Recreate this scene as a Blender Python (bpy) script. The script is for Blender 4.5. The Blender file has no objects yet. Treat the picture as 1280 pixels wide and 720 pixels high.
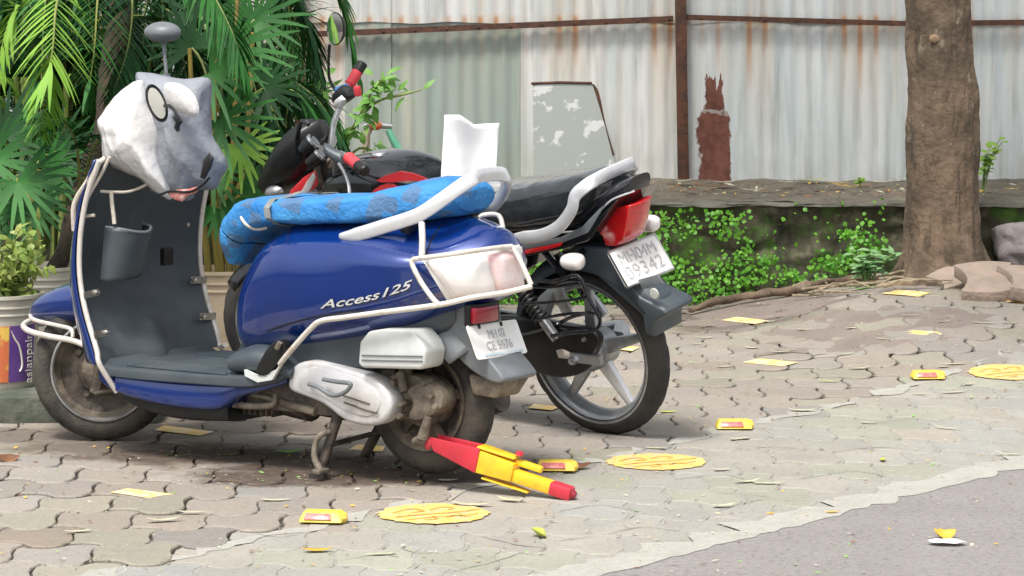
import bpy, bmesh, math, random
from mathutils import Vector, Matrix, noise as mnoise
from mathutils.bvhtree import BVHTree
random.seed(7)
R = math.radians
PI = math.pi
scene = bpy.context.scene
# ------------------------------------------------------------------ camera
CAM_H, FOC = 1.4, 3500.0
cam = bpy.data.cameras.new('camera'); cam_o = bpy.data.objects.new('camera', cam)
scene.collection.objects.link(cam_o); scene.camera = cam_o
cam_o.location = (0, 0, CAM_H); cam_o.rotation_euler = (PI/2, 0, 0)
cam.sensor_fit = 'HORIZONTAL'; cam.sensor_width = 36; cam.lens = 36*FOC/1280
cam.shift_y = -360/1280; cam.clip_start = 0.1; cam.clip_end = 500
# ------------------------------------------------------------------ light
world = bpy.data.worlds.new('World'); scene.world = world; world.use_nodes = True
nt = world.node_tree; bg = nt.nodes['Background']
sky = nt.nodes.new('ShaderNodeTexSky'); sky.sky_type = 'NISHITA'; sky.sun_disc = False
SUN_EL, SUN_AZ = 62, 205          # azimuth clockwise from +Y
sky.sun_elevation = R(SUN_EL); sky.sun_rotation = R(SUN_AZ)
sky.dust_density = 4; sky.air_density = 1.0; sky.ozone_density = 1
hs = nt.nodes.new('ShaderNodeHueSaturation'); hs.inputs['Saturation'].default_value = 0.22
nt.links.new(sky.outputs[0], hs.inputs['Color']); nt.links.new(hs.outputs[0], bg.inputs[0])
bg.inputs[1].default_value = 0.12
sl = bpy.data.lights.new('sun', 'SUN'); sl.energy = 2.1; sl.angle = R(12); sl.color = (1, .95, .88)
so = bpy.data.objects.new('sun', sl); scene.collection.objects.link(so)
sd = Vector((math.sin(R(SUN_AZ))*math.cos(R(SUN_EL)), math.cos(R(SUN_AZ))*math.cos(R(SUN_EL)), math.sin(R(SUN_EL))))
so.rotation_euler = sd.to_track_quat('Z', 'Y').to_euler()
vs = scene.view_settings; vs.view_transform = 'Standard'; vs.look = 'None'; vs.gamma = 1; vs.exposure = 0.92; vs.use_curve_mapping = False

# ------------------------------------------------------------------ helpers
COL = scene.collection
def W(px, py, Y):                                   # photo pixel at a known distance -> world point
    return Vector(((px-640)*Y/FOC, Y, CAM_H - py*Y/FOC))
def sm(t):
    t = max(0., min(1., t)); return t*t*(3-2*t)
def gh(X, Y):                                       # ground relief: the rise round the tree roots
    return .15*sm((X-.75)/1.1)*sm((Y-9.6)/2.9)
def G(px, py, dz=0.):
    z = 0.
    for _ in range(30):
        Y = (CAM_H-z-dz)*FOC/py; X = (px-640)*Y/FOC; z = gh(X, Y)
    return Vector((X, Y, z+dz))
class Frame:
    def __init__(s, px, py, yaw, lean=0):
        o = G(px, py)
        s.M = Matrix.Translation(o) @ Matrix.Rotation(PI-R(yaw), 4, 'Z') @ Matrix.Rotation(-R(lean), 4, 'X')
        s.I = s.M.inverted(); s.c = s.I @ Vector((0, 0, CAM_H))
    def d(s, px, py): return (s.I.to_3x3() @ Vector((px-640, FOC, -py)))
    def p(s, px, py, l):
        d = s.d(px, py); t = (l-s.c.y)/d.y; return s.c + d*t
    def x(s, px, py, x):
        d = s.d(px, py); t = (x-s.c.x)/d.x; return s.c + d*t

def raypl(fr, px, py, c, n):                         # pixel ray against a tilted plane, frame-local
    d = fr.d(px, py); return fr.c + d*((c-fr.c).dot(n)/d.dot(n))
def link(o, parent=None):
    COL.objects.link(o)
    if parent is not None: o.parent = parent
    return o
def mk(name, V, F, m, parent=None, smooth=True, bev=0, seg=2, sharp=38, weld=True, recalc=True, mats=None, fm=None):
    me = bpy.data.meshes.new(name)
    me.from_pydata([tuple(v) for v in V], [], F)
    for mm in (mats or [m]): me.materials.append(mm)
    if fm: me.polygons.foreach_set('material_index', fm)
    if weld or bev or recalc:
        bm = bmesh.new(); bm.from_mesh(me)
        if weld: bmesh.ops.remove_doubles(bm, verts=bm.verts, dist=1e-5)
        if recalc: bmesh.ops.recalc_face_normals(bm, faces=bm.faces)
        if bev:
            es = [e for e in bm.edges if len(e.link_faces) == 2 and e.calc_face_angle(0) > R(35)]
            bmesh.ops.bevel(bm, geom=es, offset=bev, segments=seg, profile=.5, affect='EDGES', clamp_overlap=True)
        for f in bm.faces: f.smooth = smooth
        if smooth:
            for e in bm.edges:
                if len(e.link_faces) == 2 and e.calc_face_angle(0) > R(sharp): e.smooth = False
        bm.to_mesh(me); bm.free()
    o = bpy.data.objects.new(name, me)
    return link(o, parent)
def tag(o, label=None, cat=None, group=None, kind=None):
    if label: o['label'] = label
    if cat: o['category'] = cat
    if group: o['group'] = group
    if kind: o['kind'] = kind
    return o
def empty(name, M, label, cat, group=None):
    o = bpy.data.objects.new(name, None); COL.objects.link(o); o.empty_display_size = .1
    if isinstance(M, Matrix): o.matrix_world = M
    else: o.location = M
    return tag(o, label, cat, group)
def copy_tree(o, parent=None):
    c = o.copy(); COL.objects.link(c); c.parent = parent
    for ch in list(o.children): copy_tree(ch, c)
    return c
class MB:
    def __init__(s): s.V = []; s.F = []; s.m = []
    def add(s, vf, mi=0):
        n = len(s.V); s.V += [Vector(v) for v in vf[0]]; s.F += [[i+n for i in f] for f in vf[1]]; s.m += [mi]*len(vf[1]); return s
    def mk(s, name, m, parent=None, **k):
        if isinstance(m, (list, tuple)): return mk(name, s.V, s.F, None, parent, mats=list(m), fm=s.m, **k)
        return mk(name, s.V, s.F, m, parent, **k)
def cr(pts, n=6, closed=False):                     # catmull-rom through points (any dimension)
    P = [tuple(p) for p in pts]; N = len(P); out = []
    rng = range(N if closed else N-1)
    for i in rng:
        if closed: a, b, c, d = P[(i-1) % N], P[i], P[(i+1) % N], P[(i+2) % N]
        else: a, b, c, d = P[max(i-1, 0)], P[i], P[i+1], P[min(i+2, N-1)]
        for k in range(n):
            t = k/n
            out.append(tuple(.5*((2*q)+(r-p)*t+(2*p-5*q+4*r-s_)*t*t+(-p+3*q-3*r+s_)*t**3) for p, q, r, s_ in zip(a, b, c, d)))
    if not closed: out.append(P[-1])
    return out
def tube(pts, r, n=10, closed=False, cap=True, sm_=0, flat=None, up=None):
    if sm_:
        if isinstance(r, (list, tuple)):
            q = cr([tuple(p)+(rr,) for p, rr in zip(pts, r)], sm_, closed); r = [a[3] for a in q]; pts = [a[:3] for a in q]
        else: pts = cr(pts, sm_, closed)
    pts = [Vector(p) for p in pts]; N = len(pts)
    rs = r if isinstance(r, (list, tuple)) else [r]*N
    V = []; F = []; u = None
    for i, p in enumerate(pts):
        if closed: t = pts[(i+1) % N]-pts[i-1]
        else: t = pts[min(i+1, N-1)]-pts[max(i-1, 0)]
        t.normalize()
        if u is None:
            a = Vector(up) if up else (Vector((0, 0, 1)) if abs(t.z) < .9 else Vector((1, 0, 0)))
            u = (a - t*a.dot(t)).normalized()
        else:
            a = Vector(up) if up else u
            u = (a-t*a.dot(t)).normalized()
        w = t.cross(u)
        fx, fy = (1, 1) if flat is None else flat
        for k in range(n):
            a = 2*PI*k/n
            V.append(p + (u*math.cos(a)*fx + w*math.sin(a)*fy)*rs[i])
    for i in range(N if closed else N-1):
        for k in range(n):
            j = (i+1) % N; l = (k+1) % n
            F.append([i*n+k, i*n+l, j*n+l, j*n+k])
    if cap and not closed:
        F.append(list(range(n))[::-1]); F.append([(N-1)*n+k for k in range(n)])
    return V, F
def lathe(prof, n=40, axis='y', c=(0, 0, 0)):       # prof: (radius, along)
    V = []; F = []; m = len(prof)
    for k in range(n):
        a = 2*PI*k/n; ca, sa = math.cos(a), math.sin(a)
        for r, h in prof:
            r = max(r, 1e-4)
            if axis == 'y': V.append((c[0]+r*ca, c[1]+h, c[2]+r*sa))
            elif axis == 'z': V.append((c[0]+r*ca, c[1]+r*sa, c[2]+h))
            else: V.append((c[0]+h, c[1]+r*ca, c[2]+r*sa))
    for k in range(n):
        j = (k+1) % n
        for i in range(m-1): F.append([k*m+i, k*m+i+1, j*m+i+1, j*m+i])
    return V, F
def box(c, s, M=None):
    V = [Vector((x*s[0]/2, y*s[1]/2, z*s[2]/2)) for x in (-1, 1) for y in (-1, 1) for z in (-1, 1)]
    if M is not None: V = [M.to_3x3() @ v if isinstance(M, Matrix) else v for v in V]
    V = [v+Vector(c) for v in V]
    return V, [[0, 1, 3, 2], [4, 6, 7, 5], [0, 4, 5, 1], [2, 3, 7, 6], [0, 2, 6, 4], [1, 5, 7, 3]]
def bar(a, b, w, h, up=(0, 0, 1), w2=None, h2=None):  # tapered rectangular bar from a to b
    a = Vector(a); b = Vector(b); t = (b-a).normalized(); u = Vector(up); u = (u-t*u.dot(t)).normalized(); s = t.cross(u)
    w2 = w if w2 is None else w2; h2 = h if h2 is None else h2
    V = []
    for p, ww, hh in ((a, w, h), (b, w2, h2)):
        for i, j in ((-1, -1), (1, -1), (1, 1), (-1, 1)): V.append(p+s*i*ww/2+u*j*hh/2)
    return V, [[0, 1, 2, 3], [7, 6, 5, 4], [0, 4, 5, 1], [1, 5, 6, 2], [2, 6, 7, 3], [3, 7, 4, 0]]
def slab(poly, off):                                 # closed 3-D polygon pushed along off
    n = len(poly); off = Vector(off); V = [Vector(p) for p in poly]+[Vector(p)+off for p in poly]
    return V, [list(range(n))[::-1], [n+i for i in range(n)]]+[[i, (i+1) % n, n+(i+1) % n, n+i] for i in range(n)]
def pslab(fr, pix, l, th, rnd=0, l2=None):           # outline from pixels on plane y=l of a frame, thickness th inwards
    P = [fr.p(x, y, l) for x, y in pix]
    if rnd: P = [Vector(q) for q in cr(P, rnd, True)]
    return slab(P, (0, -th, 0))
def pillow(P, n3, th, rings=7, bulge=.5, back=None):  # outline P (3-D, planar), domed both sides along n3
    P = [Vector(p) for p in P]; n = len(P); c = sum(P, Vector())/n; n3 = Vector(n3)
    V = []; F = []
    def side(sgn, tk, rev):
        base = len(V)
        for k in range(rings):
            t = k/rings; h = tk*(1-(1-t)**2)**bulge
            for p in P: V.append(c+(p-c)*(1-t)+n3*sgn*h)
        V.append(c+n3*sgn*tk)
        for k in range(rings-1):
            for i in range(n):
                j = (i+1) % n; f = [base+k*n+i, base+k*n+j, base+(k+1)*n+j, base+(k+1)*n+i]
                F.append(f[::-1] if rev else f)
        for i in range(n):
            f = [base+(rings-1)*n+i, base+(rings-1)*n+(i+1) % n, base+rings*n]; F.append(f[::-1] if rev else f)
    side(1, th/2, False); side(-1, th/2 if back is None else back, True)
    return V, F
def loft(st, nd=8, m=28, cap=True, ysh=0):           # st: (x, z, hw, hh, exp) along a spine in the xz plane
    st = [tuple(s)+((.8,) if len(s) == 4 else ()) for s in st]
    Q = cr(st, nd); V = []; F = []; N = len(Q)
    for i, (x, z, hw, hh, e) in enumerate(Q):
        a = Q[max(i-1, 0)]; b = Q[min(i+1, N-1)]; t = Vector((b[0]-a[0], 0, b[1]-a[1])).normalized(); nrm = Vector((-t.z, 0, t.x))
        if nrm.z < 0 and abs(t.x) > .5: nrm = -nrm
        for k in range(m):
            al = 2*PI*k/m; ca, sa = math.cos(al), math.sin(al)
            y = hw*math.copysign(abs(ca)**e, ca); h = hh*math.copysign(abs(sa)**e, sa)
            V.append(Vector((x, y+ysh, z))+nrm*h)
    for i in range(N-1):
        for k in range(m):
            l = (k+1) % m; F.append([i*m+k, i*m+l, (i+1)*m+l, (i+1)*m+k])
    if cap: F.append(list(range(m))[::-1]); F.append([(N-1)*m+k for k in range(m)])
    return V, F
def vloft(st, nd=8, m=28, cap=True):                 # st: (x, zbottom, ztop, hw, exp): upright sections
    Q = cr(st, nd); V = []; F = []; N = len(Q)
    for (x, zb, zt, hw, e) in Q:
        zc = (zb+zt)/2; hh = (zt-zb)/2
        for k in range(m):
            al = 2*PI*k/m; ca, sa = math.cos(al), math.sin(al)
            V.append(Vector((x, hw*math.copysign(abs(ca)**e, ca), zc+hh*math.copysign(abs(sa)**e, sa))))
    for i in range(N-1):
        for k in range(m):
            l = (k+1) % m; F.append([i*m+k, i*m+l, (i+1)*m+l, (i+1)*m+k])
    if cap: F.append(list(range(m))[::-1]); F.append([(N-1)*m+k for k in range(m)])
    return V, F
def grid(fn, nu, nv):
    V = [Vector(fn(i/nu, j/nv)) for i in range(nu+1) for j in range(nv+1)]
    F = [[i*(nv+1)+j, (i+1)*(nv+1)+j, (i+1)*(nv+1)+j+1, i*(nv+1)+j+1] for i in range(nu) for j in range(nv)]
    return V, F
def solid(o, t, off=-1):
    m = o.modifiers.new('thickness', 'SOLIDIFY'); m.thickness = t; m.offset = off; return o
def subd(o, l=1):
    m = o.modifiers.new('sub', 'SUBSURF'); m.levels = l; m.render_levels = l; return o
def text(name, s, M, size, m, parent, ext=.0015, sx=1., shear=0, align='CENTER', spacing=1.0, off=0.0):
    c = bpy.data.curves.new(name, 'FONT'); c.body = s; c.size = size; c.extrude = ext; c.align_x = align; c.align_y = 'CENTER'
    c.shear = shear; c.space_character = spacing; c.offset = off
    t = bpy.data.objects.new(name, c); COL.objects.link(t)
    dg = bpy.context.evaluated_depsgraph_get(); me = bpy.data.meshes.new_from_object(t.evaluated_get(dg)); bpy.data.objects.remove(t)
    me.name = name; me.materials.clear(); me.materials.append(m); o = bpy.data.objects.new(name, me)
    link(o, parent); o.matrix_local = M @ Matrix.Diagonal((sx, 1, 1, 1)); return o
def basis(o, x, y):                                  # matrix with given x and y directions, z = x cross y
    x = Vector(x).normalized(); y = Vector(y); y = (y-x*y.dot(x)).normalized(); z = x.cross(y)
    M = Matrix.Identity(4)
    for i, a in enumerate((x, y, z, Vector(o))):
        for j in range(3): M[j][i] = a[j]
    return M

# ------------------------------------------------------------------ materials
def mat(name, col, rough=.5, metal=0., col2=None, scale=8., amt=.5, detail=6., bump=0., bscale=60., coat=0., trans=0., streak=None, spec=None, alpha=1., emit=None, lo=.4, hi=.62, rough2=None, transmission=0.):
    m = bpy.data.materials.new(name); m.use_nodes = True; nt = m.node_tree; N, L = nt.nodes, nt.links
    b = N['Principled BSDF']; b.inputs['Base Color'].default_value = (*col, 1); b.inputs['Roughness'].default_value = rough
    b.inputs['Metallic'].default_value = metal
    if coat: b.inputs['Coat Weight'].default_value = coat; b.inputs['Coat Roughness'].default_value = .06
    if spec is not None: b.inputs['Specular IOR Level'].default_value = spec
    if transmission: b.inputs['Transmission Weight'].default_value = transmission
    tc = N.new('ShaderNodeTexCoord'); mp = N.new('ShaderNodeMapping'); L.new(tc.outputs['Object'], mp.inputs[0])
    if streak: mp.inputs['Scale'].default_value = streak
    if col2 is not None:
        n = N.new('ShaderNodeTexNoise'); n.inputs['Scale'].default_value = scale; n.inputs['Detail'].default_value = detail; n.inputs['Roughness'].default_value = .62
        L.new(mp.outputs[0], n.inputs['Vector'])
        r = N.new('ShaderNodeMapRange'); r.inputs['From Min'].default_value = lo; r.inputs['From Max'].default_value = hi; r.inputs['To Max'].default_value = amt
        L.new(n.outputs['Fac'], r.inputs['Value'])
        x = N.new('ShaderNodeMix'); x.data_type = 'RGBA'; x.inputs['A'].default_value = (*col, 1); x.inputs['B'].default_value = (*col2, 1)
        L.new(r.outputs[0], x.inputs['Factor']); L.new(x.outputs['Result'], b.inputs['Base Color'])
        if rough2 is not None:
            y = N.new('ShaderNodeMapRange'); y.inputs['To Min'].default_value = rough; y.inputs['To Max'].default_value = rough2
            L.new(r.outputs[0], y.inputs['Value']); L.new(y.outputs[0], b.inputs['Roughness'])
    if bump:
        n2 = N.new('ShaderNodeTexNoise'); n2.inputs['Scale'].default_value = bscale; n2.inputs['Detail'].default_value = 5
        L.new(mp.outputs[0], n2.inputs['Vector'])
        bp = N.new('ShaderNodeBump'); bp.inputs['Strength'].default_value = bump; bp.inputs['Distance'].default_value = .01
        L.new(n2.outputs['Fac'], bp.inputs['Height']); L.new(bp.outputs[0], b.inputs['Normal'])
    if trans:
        t = N.new('ShaderNodeBsdfTranslucent'); mx = N.new('ShaderNodeMixShader'); mx.inputs[0].default_value = trans
        if col2 is not None: L.new(x.outputs['Result'], t.inputs[0])
        else: t.inputs[0].default_value = (*col, 1)
        L.new(b.outputs[0], mx.inputs[1]); L.new(t.outputs[0], mx.inputs[2]); L.new(mx.outputs[0], N['Material Output'].inputs[0])
    return m
M = {}
M['blue'] = mat('blue_paint', (.002, .027, .19), .08, .3, col2=(.004, .025, .15), scale=5, amt=.5, coat=1., rough2=.4)
M['chrome'] = mat('weathered_chrome', (.68, .66, .62), .25, 1., col2=(.38, .25, .15), scale=25, amt=.55, lo=.5, hi=.7, rough2=.6)
M['chrome2'] = mat('painted_guard_bar', (.72, .68, .62), .35, .3, col2=(.42, .3, .2), scale=20, amt=.6, lo=.5, hi=.7, rough2=.7)
M['silver'] = mat('silver_paint', (.72, .73, .75), .3, .4, col2=(.5, .5, .5), scale=10, amt=.4, coat=.4)
M['slate'] = mat('slate_plastic', (.042, .055, .068), .42, col2=(.075, .09, .10), scale=4, amt=.8, bump=.08, bscale=400)
M['slate_l'] = mat('grey_plastic', (.16, .175, .19), .45, col2=(.11, .12, .125), scale=6, amt=.8, bump=.06, bscale=300)
M['black'] = mat('black_plastic', (.008, .009, .010), .38, col2=(.022, .020, .019), scale=12, amt=.5, spec=.35)
M['gloss'] = mat('black_gloss_paint', (.004, .005, .007), .10, coat=.6, spec=.3, col2=(.02, .02, .022), scale=8, amt=.6)
M['rubber'] = mat('tyre_rubber', (.013, .013, .014), .7, col2=(.04, .037, .033), scale=9, amt=.8, bump=.25, bscale=120)
M['rubber_dusty'] = mat('dusty_tyre_rubber', (.022, .021, .020), .85, col2=(.085, .072, .058), scale=7, amt=.85, bump=.3, bscale=120)
M['dirtmetal'] = mat('mud_coated_metal', (.10, .082, .064), .7, .2, col2=(.26, .22, .17), scale=16, amt=.8, bump=.4, bscale=60)
M['dirtdark'] = mat('grimy_metal', (.04, .033, .027), .65, .2, col2=(.15, .12, .095), scale=18, amt=.8, bump=.4, bscale=60)
M['cvt'] = mat('scuffed_silver_casing', (.62, .62, .63), .42, .25, col2=(.36, .31, .26), scale=7, amt=.75, lo=.48, hi=.7, bump=.1, bscale=80)
M['boxgrey'] = mat('pale_grey_plastic', (.55, .58, .57), .42, col2=(.42, .42, .39), scale=9, amt=.6)
M['white'] = mat('white_plate', (.82, .82, .8), .35, col2=(.65, .63, .58), scale=14, amt=.5)
M['ink'] = mat('faded_ink', (.05, .05, .055), .5, col2=(.4, .4, .4), scale=90, amt=.8)
M['ink_fade'] = mat('worn_ink', (.3, .3, .31), .5, col2=(.7, .7, .69), scale=110, amt=.8)
M['lens'] = mat('cloudy_clear_lens', (.78, .72, .7), .12, col2=(.9, .88, .86), scale=9, amt=.8, coat=1.)
M['lens_red'] = mat('pinkish_red_lens', (.76, .50, .50), .12, col2=(.84, .78, .76), scale=14, amt=.75, coat=1.)
M['red'] = mat('red_lens', (.62, .012, .014), .15, coat=1., col2=(.35, .006, .01), scale=30, amt=.6)
M['redpaint'] = mat('red_paint', (.55, .02, .03), .3, coat=.5)
M['redgrip'] = mat('red_rubber_grip', (.68, .055, .07), .55, col2=(.5, .03, .04), scale=30, amt=.5)
M['darkred'] = mat('dark_red_reflector', (.26, .004, .016), .25, coat=.6)
M['seatgloss'] = mat('black_vinyl_under_plastic', (.012, .014, .016), .14, col2=(.06, .065, .07), scale=7, amt=.4, bump=.6, bscale=9, coat=.7, spec=.4)
M['steel'] = mat('bare_steel', (.55, .56, .57), .3, .9, col2=(.3, .3, .3), scale=20, amt=.5)
M['alloy'] = mat('alloy_rim', (.42, .44, .46), .35, .7, col2=(.22, .22, .22), scale=14, amt=.6)
M['glass'] = mat('mirror_glass', (.9, .9, .9), .03, 1.)
M['cloth_grey'] = mat('grey_raincoat_cloth', (.19, .205, .235), .6, col2=(.27, .285, .32), scale=5, amt=.7, bump=1., bscale=22)
M['poly_white'] = mat('white_polythene', (.76, .75, .74), .3, col2=(.62, .6, .58), scale=7, amt=.5, bump=1.0, bscale=16, trans=.2)
M['sheet_white'] = mat('white_board', (.84, .85, .86), .5, col2=(.76, .77, .78), scale=6, amt=.5, bump=.2, bscale=20)
M['clamp_red'] = mat('clamp_red_enamel', (.58, .025, .05), .35, col2=(.4, .03, .04), scale=14, amt=.6, coat=.3, bump=.05)
M['clamp_yellow'] = mat('clamp_yellow_enamel', (.84, .52, .02), .38, col2=(.62, .34, .03), scale=16, amt=.6, coat=.3, lo=.48, hi=.66, bump=.05)
M['stud_y'] = mat('yellow_stud_plastic', (.85, .6, .05), .45, col2=(.7, .5, .15), scale=50, amt=.6)
M['stud_r'] = mat('red_stud_reflector', (.6, .1, .1), .3, col2=(.7, .3, .25), scale=90, amt=.6)
M['rope'] = mat('pale_cord', (.62, .56, .48), .8, col2=(.45, .4, .33), scale=60, amt=.6)
# ------------------------------------------------------------------ ground materials
def ground_mat(name, c1, c2, dirt=None, ell=(), attr=False, rough=.8, scale=3., bump=.5, bscale=140., fleck=.5):
    m = bpy.data.materials.new(name); m.use_nodes = True; nt = m.node_tree; N, L = nt.nodes, nt.links
    b = N['Principled BSDF']; b.inputs['Roughness'].default_value = rough
    tc = N.new('ShaderNodeTexCoord'); P = tc.outputs['Object']
    def noise(sc, det=6, ro=.6):
        n = N.new('ShaderNodeTexNoise'); n.inputs['Scale'].default_value = sc; n.inputs['Detail'].default_value = det; n.inputs['Roughness'].default_value = ro
        L.new(P, n.inputs['Vector']); return n.outputs['Fac']
    def ramp(v, a, b_, t0=0, t1=1):
        r = N.new('ShaderNodeMapRange'); r.inputs['From Min'].default_value = a; r.inputs['From Max'].default_value = b_
        r.inputs['To Min'].default_value = t0; r.inputs['To Max'].default_value = t1; L.new(v, r.inputs['Value']); return r.outputs[0]
    def mixc(f, A, B, mode='MIX'):
        x = N.new('ShaderNodeMix'); x.data_type = 'RGBA'; x.blend_type = mode
        if isinstance(f, float): x.inputs['Factor'].default_value = f
        else: L.new(f, x.inputs['Factor'])
        for k, v in (('A', A), ('B', B)):
            if isinstance(v, tuple): x.inputs[k].default_value = (*v, 1)
            else: L.new(v, x.inputs[k])
        return x.outputs['Result']
    c = mixc(ramp(noise(scale), .35, .65), c1, c2)
    c = mixc(ramp(noise(55, 3), .5, .72, 0, fleck), c, tuple(v*.45 for v in c1))
    c = mixc(ramp(noise(160, 2), .55, .7, 0, fleck*.7), c, tuple(min(1, v*1.5) for v in c1))
    if attr:
        a = N.new('ShaderNodeAttribute'); a.attribute_name = 'tint'; c = mixc(1.0, c, a.outputs['Color'], 'MULTIPLY')
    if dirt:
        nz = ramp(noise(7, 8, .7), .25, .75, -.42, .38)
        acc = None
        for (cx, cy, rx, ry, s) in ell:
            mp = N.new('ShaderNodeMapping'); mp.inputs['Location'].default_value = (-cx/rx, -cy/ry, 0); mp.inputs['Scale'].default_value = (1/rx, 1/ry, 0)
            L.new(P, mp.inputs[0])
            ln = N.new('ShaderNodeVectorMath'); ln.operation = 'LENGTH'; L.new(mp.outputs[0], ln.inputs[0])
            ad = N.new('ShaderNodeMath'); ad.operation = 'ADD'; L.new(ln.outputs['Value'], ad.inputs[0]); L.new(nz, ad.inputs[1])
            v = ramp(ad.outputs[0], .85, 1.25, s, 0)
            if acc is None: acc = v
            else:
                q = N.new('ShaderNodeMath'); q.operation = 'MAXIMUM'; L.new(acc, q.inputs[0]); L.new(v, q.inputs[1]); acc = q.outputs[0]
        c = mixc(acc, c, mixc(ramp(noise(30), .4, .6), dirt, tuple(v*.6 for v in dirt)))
    L.new(c, b.inputs['Base Color'])
    bp = N.new('ShaderNodeBump'); bp.inputs['Strength'].default_value = bump; bp.inputs['Distance'].default_value = .006
    L.new(noise(bscale, 4), bp.inputs['Height']); L.new(bp.outputs[0], b.inputs['Normal'])
    return m
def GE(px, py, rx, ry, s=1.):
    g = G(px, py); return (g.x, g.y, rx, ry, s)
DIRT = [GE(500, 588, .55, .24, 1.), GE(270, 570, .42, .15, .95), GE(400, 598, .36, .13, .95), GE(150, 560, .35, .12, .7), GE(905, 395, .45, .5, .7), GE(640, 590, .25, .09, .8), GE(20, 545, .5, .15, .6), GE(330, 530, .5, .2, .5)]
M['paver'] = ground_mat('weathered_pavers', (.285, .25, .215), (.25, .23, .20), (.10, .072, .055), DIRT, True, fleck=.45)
M['sand'] = ground_mat('joint_soil', (.075, .06, .045), (.05, .045, .035), fleck=.4)
M['apron'] = ground_mat('worn_cement', (.315, .30, .268), (.27, .258, .232), scale=5, fleck=.4)
M['apron_tile'] = ground_mat('cemented_pavers', (.325, .31, .275), (.28, .268, .24), attr=True, scale=5, fleck=.4)
M['asphalt'] = ground_mat('old_asphalt', (.275, .255, .245), (.24, .222, .215), scale=2.5, bscale=220, bump=.9, fleck=.75)
M['soilpatch'] = ground_mat('trodden_soil', (.235, .195, .17), (.19, .155, .135), scale=4, fleck=.5)
M['soil'] = ground_mat('dark_soil', (.09, .075, .055), (.15, .135, .10), scale=9, bump=1., bscale=60, fleck=.8)
M['smear'] = ground_mat('pale_cement_edge', (.385, .375, .335), (.33, .32, .285), scale=8, fleck=.4)

# ground sheet (soil below the pavers), reaches far beyond the fence
def gz(X, Y, d): return (X, Y, gh(X, Y)+d)
xs = [-60, -20, -8]+[-4+.25*i for i in range(33)]+[8, 20, 60]; ys = [-20, 0, 4]+[6+.25*i for i in range(37)]+[20, 40, 90]
V = [gz(x, y, -.012) for x in xs for y in ys]; ny = len(ys)
F = [[i*ny+j, (i+1)*ny+j, (i+1)*ny+j+1, i*ny+j+1] for i in range(len(xs)-1) for j in range(ny-1)]
tag(mk('ground', V, F, M['sand']), kind='structure')

# road edge and paving edge lines (world)
A0 = Vector((-.963, 6.88)); A1 = Vector((1.136, 9.70)); AD = (A1-A0).normalized(); AN = Vector((-AD.y, AD.x))     # paving / cement
B0 = Vector((.194, 6.806)); B1 = Vector((1.54, 8.42)); BD = (B1-B0).normalized(); BN = Vector((-BD.y, BD.x))     # cement / asphalt
def side(x, y): return (Vector((x, y))-A0).dot(AN)

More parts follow.
